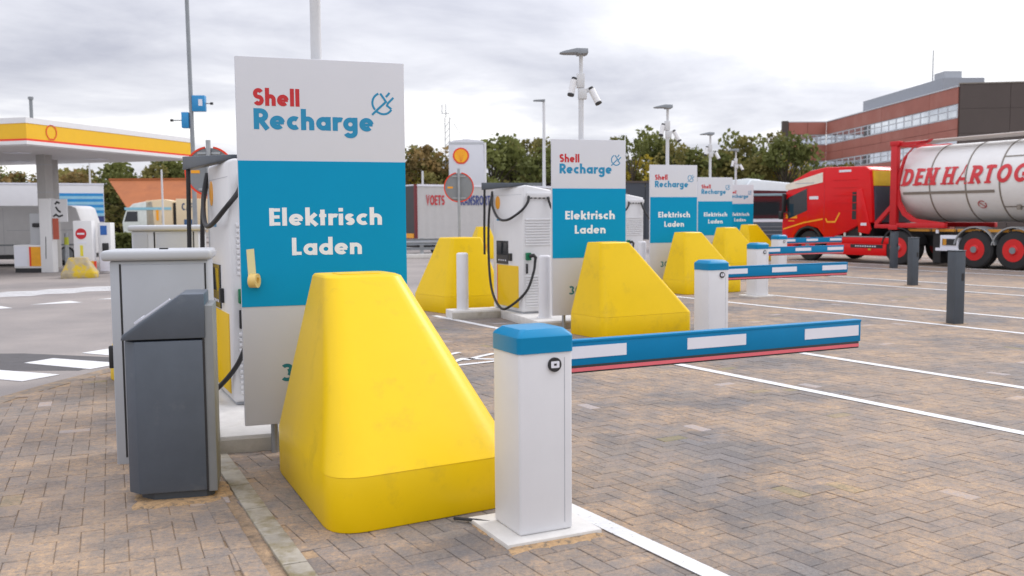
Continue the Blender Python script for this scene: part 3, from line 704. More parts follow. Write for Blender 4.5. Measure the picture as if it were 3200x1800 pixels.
# ================================================================ red tank truck (local x: cab to rear, y: away from camera)
def wheel(parent, x, y, r, wd, rim_mat, z=None, nm='wheel'):
    z = r if z is None else z
    prof = [(.0, r * .60), (.02, r * .92), (.06, r), (wd - .06, r), (wd - .02, r * .92), (wd, r * .60)]
    L = [[(x + q * math.cos(2 * math.pi * k / 32), y + d, z + q * math.sin(2 * math.pi * k / 32)) for k in range(32)] for d, q in prof]
    w_ = MB().lofts(L).build(nm, m_tyre, parent)
    prof = [(-.004, r * .585), (.004, r * .50), (.07, r * .46), (.05, r * .30), (.0, r * .26), (-.03, r * .2), (-.035, r * .02)]
    L = [[(x + q * math.cos(2 * math.pi * k / 28), y + d, z + q * math.sin(2 * math.pi * k / 28)) for k in range(28)] for d, q in prof]
    MB().lofts(L).build('rim', rim_mat, w_)
    for k in range(10):
        a = 2 * math.pi * k / 10; cx, cz = x + r * .37 * math.cos(a), z + r * .37 * math.sin(a)
        disc(MB(), (cx, cz), .022, y + .02, y + .065, 8).build('wheel_nut', m_steel, w_)
    disc(MB(), (x, z), r * .17, y - .05, y + .0, 16).build('hub', m_lamp, w_)
    return w_
m_rimred = M('rim_red', (.60, .01, .012), .4, var=.1)
P0 = (9.74, 31.1, 0)
t = thing('tractor_unit', 'red truck tractor with a white visor strip pulling the white tank', 'truck', P0, 150)
cabP = [(-1.12, .52), (-1.14, 1.05), (-1.12, 1.75), (-1.02, 2.2), (-.62, 2.66), (.05, 2.93), (.72, 3.02), (2.24, 2.98), (2.42, 2.86), (2.48, 2.3), (2.55, 1.25), (2.1, 1.2), (1.55, .95), (.78, .70), (.70, .70), (.62, .84), (.40, 1.06), (0, 1.14), (-.38, 1.04), (-.60, .80), (-.66, .52)]
MB().prismy(cabP, .0, 2.48).build('cab', m_truckred, t, bevel=.035, seg=2)
MB().prismy([(-.86, 1.36), (-.96, 2.0), (-.86, 2.08), (-.06, 2.36), (-.04, 1.64)], -.006, .02).build('side_window', m_glass, t)
MB().prismx([(.12, 1.34), (2.36, 1.34), (2.30, 2.1), (.18, 2.1)], -1.128, -1.09).build('windscreen', m_glass, t)
MB().prismy([(-1.0, 2.36), (-.98, 2.52), (.60, 2.86), (.60, 2.54), (-.82, 2.33)], -.012, .02).build('visor_strip', M('visor_cream', (.78, .72, .62), .5), t)
B('visor_text', m_cab, t, -.55, .25, -.0135, -.011, 2.52, 2.545)
B('cab_badge', m_reflect, t, .05, .42, -.006, .01, 2.0, 2.10); B('roof_badge', m_reflect, t, 1.25, 1.72, -.006, .01, 2.83, 2.90)
for z in (1.62, 1.86, 2.1, 2.34, 2.58): B('side_rib', m_truckred, t, 1.02, 2.0, -.012, .004, z, z + .02)
B('door_line', m_framered, t, .66, .68, -.004, .01, .95, 2.95); B('door_line', m_framered, t, -.02, -.008, -.004, .01, 1.15, 2.5)
mb = MB(); stroke(mb, [(-1.08, 1.02), (-.2, 1.24), (.62, 1.36)], .045, lambda u, v, k: (u, -.004, v)); stroke(mb, [(.74, 1.38), (.80, 1.27), (1.12, 1.27), (1.30, 1.56)], .05, lambda u, v, k: (u, -.004, v)); mb.build('orange_stripe', m_orange, t)
mb = MB()
for dx in (-.16, 0, .16): stroke(mb, [(-.72 + dx, 1.42), (-.72 + dx * 1.5, 1.52 if dx else 1.6)], .06, lambda u, v, k: (u, -.004, v))
stroke(mb, [(-.98, 1.41), (-.46, 1.41)], .05, lambda u, v, k: (u, -.005, v)); stroke(mb, [(-.85, 1.30), (-.58, 1.30)], .03, lambda u, v, k: (u, -.005, v)); mb.build('door_crest', m_orange, t)
MB().prismy([(1.96, 2.25), (2.16, 2.3), (2.52, 1.05), (2.44, .90), (2.05, .95)], -.03, .03).build('air_deflector', m_truckred, t, bevel=.015)
B('rear_wall_panel', M('rear_panel_dark', (.05, .06, .085), .5), t, 2.47, 2.57, .12, 2.4, 1.25, 2.36); B('rear_wall_top', M('rear_panel_yellow', (.70, .47, .02), .5), t, 2.40, 2.50, .12, 2.4, 2.38, 2.84)
B('deflector_slot', m_black, t, 1.78, 1.94, -.004, .02, 1.35, 2.2); B('deflector_badge', m_reflect, t, 2.14, 2.36, -.034, -.029, 1.16, 1.24)
MB().prismx([(-.16, 1.55), (.0, 1.58), (.0, 2.2), (-.14, 2.22)], -1.02, -.94).build('mirror', m_black, t, bevel=.02); MB().bar((-.98, -.08, 1.62), (-.8, 0.02, 1.55), .04, .04).build('mirror_arm', m_black, t)
B('mirror', m_black, t, -1.12, -1.0, -.2, -.05, 1.35, 1.62, .03)
MB().prismy([(-1.16, .28), (-1.18, .60), (-.66, .62), (-.60, .40), (-.7, .28)], .02, 2.46).build('bumper', m_truckred, t, bevel=.03)
MB().prismx([(.10, .42), (.42, .42), (.42, .58), (.10, .58)], -1.19, -1.15).build('headlight', m_reflect, t); B('headlight', m_reflect, t, -1.19, -1.15, 2.0, 2.35, .42, .58)
MB().prismx([(.3, .70), (2.2, .70), (2.2, 1.25), (.3, 1.25)], -1.17, -1.13).build('grille', m_black, t)
B('skirt', m_truckred, t, .80, 3.06, .0, .12, .24, .60, .02); B('skirt_upper', m_truckred, t, .70, 3.14, .02, .5, .60, .80, .03); B('skirt_band', m_black, t, 1.75, 2.95, -.005, .02, .47, .58)
for k in range(9): B('skirt_mark', m_reflect, t, 1.93 + .09 * k, 1.98 + .09 * k, -.008, -.004, .505, .545)
B('side_marker', m_amber, t, 2.42, 2.52, -.01, .01, .40, .46)
B('skirt_step', m_steel, t, .72, 3.12, .02, .55, .80, .83); B('chassis', m_black, t, .9, 4.3, .75, 1.75, .55, .95); B('cab_back_gap', m_black, t, .85, 2.4, .25, 2.2, .80, 1.15)
MB().prismy([(1.50, .82), (1.50, 1.42), (1.60, 1.56), (1.95, 1.56), (2.06, 1.42), (2.06, .82)], .10, .5).build('air_tank_housing', m_black, t, bevel=.03)
mb = MB(); mb.tube([(1.47, .06, .83), (1.47, .06, 1.40), (1.56, .06, 1.55), (1.76, .06, 1.62), (1.98, .06, 1.55), (2.08, .06, 1.40), (2.08, .06, .85)], .045, 10); mb.build('chrome_pipe', M('chrome', (.7, .7, .7), .2, metal=.9), t)
for k in range(3): B('line_connector', m_steel, t, 1.68 + .1 * k, 1.75 + .1 * k, .03, .1, 1.48, 1.58)
wheel(t, 0, .04, .49, .30, m_rimred); wheel(t, 3.48, .02, .51, .58, m_rimred); wheel(t, 0, 2.14, .49, .30, m_rimred); wheel(t, 3.48, 1.90, .51, .58, m_rimred)
mb = MB(); annulus(mb, (3.48, .51), .56, .60, .0, .6, 20, 10, 170); mb.build('mudguard', m_black, t); mb = MB(); annulus(mb, (0, .49), .58, .64, -.01, .4, 18, 8, 172); mb.build('wheel_arch', m_black, t)
# --- tank trailer
t = thing('tank_trailer', 'long white tank trailer with red lettering, red frame and red wheels', 'trailer', P0, 150)
YC, ZC, RT = 1.24, 2.40, 1.135
def ringloop(x, r, n=48): return [(x, YC + r * math.cos(2 * math.pi * k / n), ZC + r * math.sin(2 * math.pi * k / n)) for k in range(n)]
MB().lofts([ringloop(2.88, .35), ringloop(2.93, .65), ringloop(3.05, .9), ringloop(3.22, 1.06), ringloop(3.40, RT), ringloop(9.3, RT), ringloop(9.5, 1.0), ringloop(9.7, .5)]).build('tank', m_tank, t, ang=60)
for x in (4.42, 5.55, 6.55, 7.45, 8.4): MB().lofts([ringloop(x - .022, RT + .002), ringloop(x - .02, RT + .012), ringloop(x + .02, RT + .012), ringloop(x + .022, RT + .002)], cap=False).build('tank_ring', m_band, t)
def tmap(x0, z0, h, off):
    def f(u, v, k):
        ph = (z0 + v * h - ZC) / RT; r = RT + off + k * .0006
        return (x0 + u * h, YC - r * math.cos(ph), ZC + r * math.sin(ph))
    return f
mb = MB(); letters(mb, 'DEN HARTOGH', tmap(3.50, 2.33, .50, .016), .21, .16, True, .18); mb.build('lettering', M('tank_letter_red', (.62, .035, .045), .45, var=.12), t, smooth=False)
mb = MB(); q = tmap(0, 0, 1, .014)
mb.add([q(x, z, 0) for x in (3.52, 4.4, 5.4, 6.4) for z in (2.07, 2.15)], [(0, 2, 3, 1), (2, 4, 5, 3), (4, 6, 7, 5)]); mb.build('tank_stripe', m_band, t)
mb = MB()
for k in range(24):
    a0, a1 = R(15 * k), R(15 * k + 15)
    if k % 12 in (2, ): continue
    mb.add([q(5.95 + rr * math.cos(a), 1.72 + rr * math.sin(a), 1) for a in (a0, a1) for rr in (.10, .13)], [(0, 1, 3, 2)])
stroke(mb, [(5.87, 1.80), (6.03, 1.64)], .03, lambda u, v, k: q(u, v, 2)); mb.build('warning_mark', M('mark_red', (.45, .1, .1), .5), t)
for x0, x1, z in ((6.56, 7.44, 3.05), (6.56, 7.44, 1.62)):
    mb = MB(); mb.add([q(x, zz, 3) for x in (x0, x1) for zz in (z, z + .035)], [(0, 2, 3, 1)]); mb.build('panel_seam', m_band, t)
B('valve', m_band, t, 6.95, 7.05, .28, .36, 1.60, 1.74)
# frame
for y0, y1 in ((.0, .16), (2.32, 2.48)):
    B('corner_post', m_framered, t, 3.16, 3.38, y0, y1, 1.06, 3.64, .012); B('bottom_rail', m_framered, t, 3.38, 5.0, y0 + .02, y1, 1.10, 1.24, .01)
    B('corner_casting', m_framered, t, 3.13, 3.45, y0 - .012, y1 + .012, 3.52, 3.66, .01); B('corner_casting', m_framered, t, 3.13, 3.45, y0 - .012, y1 + .012, 1.04, 1.18, .01)
for nm, pts in (('top_gusset', [(4.45, 3.60), (3.95, 3.50), (3.62, 3.22), (3.45, 2.75), (3.36, 2.2)]), ('bottom_gusset', [(3.36, 2.25), (3.42, 1.85), (3.62, 1.52), (3.95, 1.32), (4.9, 1.20)])):
    mb = MB(); n_ = len(pts)
    lo = [[(u + dx, y_, v + dx) for y_, dx in ((.05, -.05), (.13, -.05), (.13, .05), (.05, .05))] for u, v in pts]; mb.lofts(lo); mb.build(nm, m_framered, t)
MB().prismy([(3.38, 3.5), (3.38, 3.62), (4.4, 3.62), (4.4, 3.56)], .05, .13).build('top_rail', m_framered, t)
MB().bar((2.62, .08, 1.20), (3.2, .08, 1.75), .09, .12).build('brace', m_framered, t); B('front_beam', m_framered, t, 2.6, 3.2, .02, 2.4, 1.08, 1.2, .01)
B('top_beam', m_framered, t, 3.16, 3.36, .16, 2.32, 3.5, 3.62, .01); B('walkway', M('walkway', (.42, .38, .35), .6), t, 3.5, 9.4, .55, .95, 3.60, 3.66); MB().tube([(3.4, .35, 3.62), (9.4, .35, 3.66)], .03, 8).build('top_pipe', M('pipe_beige', (.50, .44, .40), .5), t)
# chassis
B('chassis_beam', m_black, t, 2.7, 9.4, .55, 1.95, .88, 1.05)
for k in range(7): B('amber_rail', m_amber, t, 3.75 + .8 * k, 4.45 + .8 * k, .10, .2, 1.0, 1.075)
B('tool_box', m_reflect, t, 4.85, 5.42, .05, .5, .52, .90, .01); B('hazard_plate', m_black, t, 4.93, 5.36, .035, .052, .62, .80); B('hazard_plate', m_amber, t, 4.95, 5.06, .03, .036, .62, .80); B('tool_box_lid', m_reflect, t, 4.72, 5.45, .03, .1, .46, .54)
B('landing_leg', m_black, t, 4.45, 4.7, .3, .6, .1, .95); B('equipment', m_black, t, 4.3, 5.5, .5, 1.9, .28, .9)
MB().tube([(4.75, .06, .95), (4.75, .06, 1.05)], .045, 10).build('marker_lamp', m_reflect, t)
for x in (5.93, 7.05, 8.17):
    wheel(t, x, .02, .52, .38, m_rimred); wheel(t, x, 2.08, .52, .38, m_rimred, nm='wheel')
    mb = MB(); annulus(mb, (x, .52), .60, .635, -.01, .42, 20, 12, 168); mb.build('mudguard', m_steel, t)
B('axle_block', m_black, t, 5.5, 8.6, .42, 2.06, .3, .9)
# ================================================================ other vehicles
# dark-fronted truck between the fifth sign and the red tractor
t = thing('parked_truck', 'white truck with a large dark windscreen facing us, behind the fifth sign', 'truck', (9.55, 38.5, 0), 96)
m_tw = M('truck_white', (.66, .70, .72), .35, var=.04)
MB().prismy([(-.1, .35), (-.1, 2.55), (.2, 2.95), (2.3, 2.72), (2.5, 2.5), (2.5, .35)], 0, 2.2).build('cab', m_tw, t, bevel=.08)
MB().prismy([(.08, 1.35), (.02, 2.30), (.25, 2.5), (2.1, 2.44), (2.3, 2.2), (2.34, 1.35)], -.03, .03).build('windscreen', m_glass, t)
B('sun_visor', M('visor_blue', (.22, .32, .36), .4), t, .1, 2.2, -.16, .01, 2.26, 2.36, .02); B('windscreen_sill', m_reflect, t, .1, 2.3, -.045, .0, 1.22, 1.30)
B('grille', m_dgrey, t, .1, 2.32, -.03, .01, .42, 1.2, .02)
for x in (.25, 1.85): B('headlight', m_reflect, t, x, x + .32, -.05, -.02, .50, .66)
for z in (.7, .85, 1.0): B('grille_bar', m_lamp, t, .3, 2.1, -.05, -.02, z, z + .03)
MB().prismy([(-2.6, .9), (-2.6, 2.86), (-.3, 2.96), (.1, 3.0), (.6, 2.96), (.9, 2.8), (.9, .9)], .6, 5).build('cargo_body', m_tw, t, bevel=.06)
wheel(t, .2, .5, .45, .3, m_lamp); wheel(t, 2.2, .5, .45, .3, m_lamp)
# curtain-side trailer
t = thing('curtain_trailer', 'grey curtain-side trailer with red and blue lettering behind the guard rail', 'trailer', (-3.72, 37.3, 0), 55)
m_curt = M('curtain', (.50, .49, .485), .7, var=.05)
L2 = 9.0
pts = [(x, -.018 * math.sin(x * 9.0) ** 2) for x in np.linspace(0, L2, 160)]
MB().loft([(x, y, .62) for x, y in pts] + [(L2, 2.3, .62), (0, 2.3, .62)], [(x, y * .25, 2.72) for x, y in pts] + [(L2, 2.3, 2.72), (0, 2.3, 2.72)]).build('curtain_body', m_curt, t)
B('roof_rail', m_reflect, t, -.02, L2, -.03, 2.32, 2.72, 2.80); B('bottom_rail', m_conclight, t, -.02, L2, -.03, .08, .54, .64)
B('rear_door', M('door_dark', (.03, .03, .035), .4), t, -.06, .0, .1, 2.2, .55, 2.74); B('rear_frame', M('frame_dred', (.16, .015, .02), .5), t, -.07, .005, -.03, .12, .5, 2.8); B('rear_light', m_emred, t, -.08, -.05, .2, .6, .52, .66); B('rear_marker', m_orange, t, -.09, -.06, .15, .9, .68, .86); B('rear_plate', m_emred, t, -.09, -.06, .9, 1.3, 1.95, 2.12)
wd = flat_text('lettering', 'VOETS', M('voets_red', (.50, .03, .04), .5), t, .40, 1.98, .40, -.03, .2, .08, wide=.62)
flat_text('lettering', 'TRANSPORTEN', M('voets_blue', (.05, .07, .22), .5), t, 1.85, 1.98, .40, -.03, .2, .08, wide=.62)
B('side_guard', m_black, t, .3, 5, .1, .2, .35, .5); B('underframe', m_black, t, .2, L2, .4, 1.9, .3, .56)
for x in (1.0, 1.9, 2.8, 7.0): wheel(t, x, .05, .3, .25, m_lamp)
# cream coffee truck
t = thing('coffee_truck', 'cream truck with dark blue lettering parked before the orange roof', 'truck', (-22.9, 58, 0), 82); t.scale = (.83, 1, 1.08)
m_cream = M('cream_paint', (.68, .55, .36), .5, var=.04); m_cabw = M('cab_pale', (.62, .66, .62), .4)
MB().prismy([(-1.0, .3), (-1.1, 1.2), (-.8, 1.9), (-.3, 2.25), (1.1, 2.45), (1.3, .3)], 0, 2.1).build('cab', m_cabw, t, bevel=.06)
MB().prismy([(-.95, 1.25), (-.72, 1.82), (.0, 1.82), (.0, 1.25)], -.02, .02).build('side_window', m_glass, t); B('blue_sill', M('sill_blue', (.25, .5, .6), .5), t, -.9, 2.4, -.02, .02, 1.9, 2.05)
MB().prismy([(.6, .5), (.6, 2.42), (1.9, 2.5), (2.5, 2.4), (2.5, .5)], .0, 2.1).build('sleeper_box', m_cream, t, bevel=.04); B('yellow_mark', m_orange, t, 1.32, 1.5, -.03, .01, 1.3, 1.9)
B('cargo_box', m_cream, t, 2.75, 8.0, -.05, 2.2, .6, 2.52, .03); B('gap', m_black, t, 2.5, 2.75, .2, 2.0, .6, 2.3)
flat_text('lettering', 'CAFF', M('caff_blue', (.01, .05, .14), .5), t, 3.17, 1.86, .42, -.06, .22, .08, wide=.85)
B('print', M('print_blue', (.03, .09, .2), .5), t, 3.3, 3.9, -.056, -.049, .9, 1.35, .02); B('figure_print', m_black, t, 1.72, 1.86, -.006, .01, 1.15, 1.6)
wheel(t, 0, .05, .42, .3, m_lamp); wheel(t, 5.5, .0, .42, .3, m_lamp)
# white box trailer with blue stripes
t = thing('striped_trailer', 'white box trailer with horizontal blue stripes behind the fuel station van', 'trailer', (-27.02, 35.03, 0), 66)
B('box_body', m_white, t, 0, 11.0, 0, 2.4, 1.0, 2.93, .02); B('roof_edge', m_reflect, t, 0, 11.02, -.02, 2.42, 2.93, 3.0)
m_st = [M('stripe_blue', (.02, .26, .60), .4), M('stripe_light', (.28, .56, .72), .4), M('stripe_navy', (.03, .05, .20), .4)]
for k in range(4):
    z = 2.47 - .235 * k; x0 = 8.75 + .17 * k
    MB().prismy([(x0, z + .115), (x0 + .08, z), (10.98, z), (10.98, z + .115)], -.012, .002).build('stripe', m_st[0], t); MB().prismy([(x0 + .08, z), (x0 + .16, z - .115), (10.98, z - .115), (10.98, z)], -.010, .002).build('stripe', m_st[1], t)
MB().prismy([(9.45, 1.64), (9.6, 1.40), (10.98, 1.40), (10.98, 1.64)], -.012, .002).build('stripe', m_st[2], t); MB().prismy([(7.9, 1.0), (8.2, 1.7), (8.32, 1.7), (8.02, 1.0)], -.012, .002).build('stripe', m_st[2], t)
B('chassis', m_black, t, 1, 11, .4, 2.0, .5, 1.0)
for x in (2, 3.2, 9.2): wheel(t, x, .05, .48, .3, m_lamp)
# delivery van
t = thing('delivery_van', 'white panel van standing behind the fuel pumps', 'van', (-15.18, 31.2, 0), 84)
m_van = M('van_white', (.60, .60, .61), .35, var=.05)
MB().prismy([(-4.2, .35), (-4.2, 1.4), (-3.9, 1.98), (.65, 1.98), (.82, 1.9), (1.05, 1.15), (1.08, .35)], 0, 1.9).build('body', m_van, t, bevel=.06)
MB().prismy([(-2.05, 1.0), (-2.05, 1.6), (-1.72, 1.6), (-1.65, 1.5), (-1.65, 1.05)], -.012, .02).build('window', m_glass, t); B('side_moulding', m_lamp, t, -3.2, .9, -.015, .01, .66, .71)
B('sill', m_black, t, -4.0, 1.0, .02, 1.85, .22, .36); B('panel_crease', m_cab, t, -1.4, .8, -.004, .01, 1.16, 1.175); B('door_line', m_cab, t, -1.5, -1.49, -.003, .01, .4, 1.9); B('tail_light', m_emred, t, -.05, .14, -.02, .01, .90, 1.5)
wheel(t, .45, -.01, .36, .25, m_lamp); wheel(t, -2.9, -.01, .36, .25, m_lamp)
# ================================================================ fuel station
t = thing('station_canopy', 'flat fuel station canopy with yellow fascia, red stripe and white edges', 'canopy', (-12.2, 24.0, 0), 16)
# local x: heading 16 (right-hand face), local y: heading -74 (left)
LX, LY = 6.97, 15.0; z0 = 3.42
B('soffit', M('soffit_white', (.62, .61, .62), .6, var=.03), t, .02, LX - .02, .02, LY, z0 - .03, z0 + .02)
m_fy = M('fascia_yellow', (.80, .46, .006), .35, var=.03)
for nm, mt, a, b, o_ in (('lower_edge', m_whitep, 0, .09, .02), ('red_stripe', m_emred, .09, .145, .008), ('yellow_fascia', m_fy, .145, .53, 0), ('upper_edge', m_whitep, .53, .67, .012)):
    B(nm, mt, t, -o_, LX + o_, -o_, .12, z0 + a, z0 + b); B(nm, mt, t, -o_, .12, .12 , LY, z0 + a, z0 + b)
B('roof', m_conclight, t, .1, LX - .05, .1, LY, z0 + .3, z0 + .6)
def shell_outline(mb, cx, cz, w, wd, y):
    P = [(cx + .5 * w * math.cos(R(-35 + 250 * i / 24)), cz + .5 * w * math.sin(R(-35 + 250 * i / 24))) for i in range(25)] + [(cx - .22 * w, cz - .5 * w), (cx + .22 * w, cz - .5 * w)]
    P.append(P[0]); stroke(mb, P, wd, lambda u, v, k: (u, y, v)); return mb
# emblem ring faces camera on the right-hand face (normal = -y after rotation)
shell_outline(MB(), .85, z0 + .36, .36, .03, -.012).build('emblem_ring', m_emred, t)
for lab, x, y in (('c', 3.0, 2.2), ('c', 5.1, 3.85)):
    B('column', M('column_grey', (.42, .41, .40), .6, var=.06), t, x, x + .30, y, y + .30, -.006, z0 - .03, .01); 
    for z in (1.5, 2.3, 3.1): B('column_joint', m_cab, t, x - .006, x + .306, y - .006, y + .306, z, z + .02)
MB().tube([(1.5, 1.2, 4.0), (1.5, 1.2, 4.75)], .045, 10).build('vent_pipe', m_lamp, t); MB().tube([(1.5, 1.2, 4.75), (1.5, 1.2, 4.82)], .07, 10).build('vent_cap', m_lamp, t)
for x, y in ((1.8, 2), (1.8, 5), (5, 2), (5, 5)): B('soffit_lamp', m_reflect, t, x, x + .5, y, y + .5, z0 - .05, z0 - .028)
# pump columns
t = thing('pump_pillar', 'white pillar with a red panel beside the canopy column', 'pillar', (-13.35, 27.1, 0), 92)
B('pillar', m_whitep, t, -.18, .18, 0, .3, -.006, 2.12, .02); B('upper_panel', m_white, t, .18, .62, .05, .10, 1.45, 2.1); B('red_panel', M('panel_redbrown', (.45, .09, .05), .5), t, .2, .36, .02, .06, .95, 1.55)
mb = MB(); 
for p in ([(.28, 1.95), (.34, 2.02), (.42, 1.98)], [(.30, 1.88), (.36, 1.78), (.44, 1.72)], [(.22, 1.6), (.3, 1.66), (.38, 1.6), (.5, 1.64)]): stroke(mb, p, .05, lambda u, v, k: (u, .044, v))
mb.build('panel_print', m_black, t)
m_fuely = M('pump_orange', (.80, .36, .01), .4)
t = thing('fuel_pump', 'white fuel pump with orange lower panel beside the white van', 'fuel pump', (-14.35, 27.2, 0), 92)
B('housing', m_whitep, t, 0, .95, 0, .5, .12, .80, .02); B('plinth', m_black, t, .02, .93, .02, .48, -.006, .12); B('orange_panel', m_fuely, t, .52, .93, -.012, .002, .18, .74); B('red_edge', m_emred, t, .46, .52, -.011, .002, .18, .74); B('white_panel', m_reflect, t, .02, .40, -.008, .002, .18, .76)
B('display_head', m_cablight, t, .45, .95, .1, .4, .80, 1.7, .02); B('display', m_black, t, .86, .955, .03, .1, 1.2, 1.55); B('nozzle', m_black, t, .55, .75, .04, .1, 1.3, 1.42, .02); B('yellow_label', m_fuely, t, .84, .92, .08, .1, 1.62, 1.85)
MB().tube([(.93, .0, 1.5), (1.0, -.05, 1.0), (.98, -.05, .4), (.9, .0, .3)], .02, 8).build('hose', m_black, t)
t = thing('pay_terminal', 'white fuel terminal with a round no-entry sign and yellow sticker', 'fuel pump', (-12.15, 26.2, 0), 90)
B('panel', m_whitep, t, 0, .52, 0, .25, -.006, 1.48, .02); disc(MB(), (.22, 1.12), .15, -.012, .002, 26).build('no_entry_disc', M('entry_red', (.55, .01, .02), .4), t); B('no_entry_bar', m_reflect, t, .12, .32, -.016, -.011, 1.095, 1.145); B('yellow_sticker', M('sticker_yellow', (.72, .62, .04), .5), t, .18, .26, -.008, .002, .5, .8); B('white_label', m_reflect, t, .12, .36, -.006, .002, .85, .9)
B('orange_base', m_fuely, t, .30, .60, -.03, .0, .02, .36); B('red_edge', m_emred, t, .56, .62, -.032, .0, .02, .36)
t = thing('card_pump', 'white fuel pump with a blue screen beside the no-entry terminal', 'fuel pump', (-11.6, 26.5, 0), 90)
B('housing', m_whitep, t, 0, .36, 0, .3, -.006, 1.42, .02); B('blue_screen', M('screen_blue', (.02, .12, .42), .3), t, .08, .26, -.012, .002, 1.08, 1.34); B('keypad', m_black, t, .12, .30, -.03, .002, .60, .85, .02); B('lower_panel', m_reflect, t, .05, .34, -.03, .0, .06, .55); B('emblem', m_orange, t, .16, .26, -.034, -.029, .4, .5)
t = thing('station_bollard', 'slim grey bollard with a yellow-green band before the van wheel', 'bollard', (-13.0, 27.6, 0), 90)
MB().tube([(0, 0, -.006), (0, 0, 1.12)], .06, 14).build('post', m_steel, t); MB().tube([(0, 0, .78), (0, 0, 1.0)], .064, 14).build('band', M('band_lime', (.42, .45, .03), .5), t)
m_worn = M('worn_yellow', (.36, .30, .20), .85, var=.25, vs=5, dirt=(.55, .38, .02), dpos=(.46, .58), ds=3.5, bump=.3, bs=20)
block('weathered grey concrete block with worn yellow stripes near the fuel pumps', quad((-11.62, 24.25), 72, .86, -18, .75), quad((-11.5, 24.45), 72, .45, -18, .40), .52, .12, (-11.35, 24.75, 0), r0=.12, r1=.08, group='fuel station protection', mat=m_worn, zb=-.006, nm='worn_block')
t = thing('tall_mast', 'tall grey mast with blue camera boxes beside the station canopy', 'mast', (-7.35, 22.0, 0), 88)
MB().tube([(0, 0, -.006), (0, 0, 3), (-.04, 0, 7.6)], .055, 12, .045).build('pole', M('mast_grey', (.26, .28, .30), .45, metal=.3), t)
m_bb = M('box_blue', (.02, .24, .52), .4, var=.12)
B('camera_box', m_bb, t, .03, .32, -.08, .08, 3.98, 4.34, .01); B('camera_box', m_bb, t, -.22, -.06, -.08, .08, 3.60, 3.96, .01); B('box_label', m_reflect, t, .18, .27, -.084, -.079, 4.1, 4.25)
for x0, x1, z in ((.32, .46, 4.16), (-.46, -.22, 3.78)):
    MB().tube([(x0, 0, z), (x1, 0, z)], .012, 8).build('camera_rod', m_lamp, t); c = MB().tube([((x1 if x1 > 0 else x0) - .03, 0, z), ((x1 if x1 > 0 else x0) + .03, 0, z)], .03, 10); c.build('camera', m_black, t)
# ================================================================ brand totem, poles, guard rail
t = thing('station_totem', 'tall white totem with a yellow and red shell emblem behind the trailer', 'totem', (-2.98, 45.5, 0), 86)
P = [(-.0, 5.05), (.25, 5.16), (.85, 5.22), (1.45, 5.16), (1.68, 5.10), (1.74, 0), (.0, 0)]
MB().prismy(P, 0, .45).build('body', m_sign, t, bevel=.03); B('side_edge', m_whitep, t, 1.70, 1.80, .05, .4, -.006, 5.05); B('top_band', m_cablight, t, .02, 1.66, -.006, .01, 4.95, 5.06)
pecten(t, .58, 4.42, .78, -.005, .03, (m_emred, M('emblem_yellow', (.90, .42, .006), .4, var=.03)))
def pole(name, label, cat, p, hgt, r, group='poles in the background', arm=None):
    t = thing(name, label, cat, (*p, 0), 90, group); MB().tube([(0, 0, -.06), (0, 0, hgt)], r, 10, r * .7).build('pole', m_pole, t)
    if arm: MB().prismy([(-arm, hgt - .02), (.05, hgt - .04), (.05, hgt + .05), (-arm, hgt + .02)], -.12, .12).build('lamp_head', m_lamp, t)
    return t
pole('street_lamp', 'thin street lamp rising left of the second charging sign', 'street lamp', (1.42, 41), 6.45, .085, arm=.45)
pole('flag_pole', 'thin pale pole in front of the orange roof', 'pole', (-14.9, 40.5), 3.6, .05); pole('flag_pole', 'short pale pole behind the coffee truck roof', 'pole', (-27.5, 62), 5.6, .07)
pole('marker_pole', 'short pale pole above the curtain-side trailer', 'pole', (-5.6, 60), 4.4, .09)
t = thing('antenna_mast', 'thin lattice antenna mast above the totem', 'mast', (-5.0, 75, 0), 90)
mb = MB()
for x in (-.18, .18): mb.tube([(x, 0, -.06), (x, 0, 9.3)], .04, 6)
for k in range(16): mb.tube([(-.18, 0, 1 + k * .5), (.18, 0, 1.5 + k * .5)], .025, 5)
mb.build('lattice', m_cablight, t); MB().bar((-.4, 0, 9.6), (.2, 0, 9.6), .05, .05).build('cross_arm', m_cablight, t)
for x in (-.4, -.1): MB().tube([(x, 0, 9.55), (x, 0, 10.3)], .04, 6).build('aerial', m_cablight, t)
MB().tube([(.18, 0, 9.3), (1.3, 0, 7.6)], .02, 5).build('stay_wire', m_cablight, t); MB().tube([(-.1, 0, 9.3), (-.1, 0, 9.6)], .04, 6).build('mast_top', m_cablight, t)
t = thing('guard_rail', 'grey steel guard rail on posts in front of the curtain-side trailer', 'guard rail', (-8.5, 33.2, 0), 72)
pr = [(-.03, .48), (.02, .52), (-.03, .57), (-.03, .61), (.02, .66), (-.03, .72), (-.045, .72), (.0, .66), (-.045, .61), (-.045, .57), (.0, .52), (-.045, .48)]
MB().prismx(pr, 0, 11).build('beam', m_steel, t)
for k in range(7): B('post', m_steel, t, .6 + 1.6 * k, .72 + 1.6 * k, .02, .12, -.006, .74)
B('kerb_base', m_conclight, t, -1, 11.5, -.25, .1, -.006, .16, .02); B('lower_beam', m_lamp, t, 0, 11, .0, .05, .3, .4)
t = thing('yellow_marker_block', 'small yellow block seen past the guard rail beside the second charger', 'barrier block', (-1.05, 34.4, 0), 70)
MB().lofts([[(x * s, y * s, z) for x, y in rrect(-.5, .5, -.5, .5, .1)] for s, z in ((1, -.006), (1, .25), (.4, 1.15))]).build('body', m_yellow, t)
disc(MB(), (-.15, .45), .12, -.56, -.53, 16).build('reflector', m_orange, t)
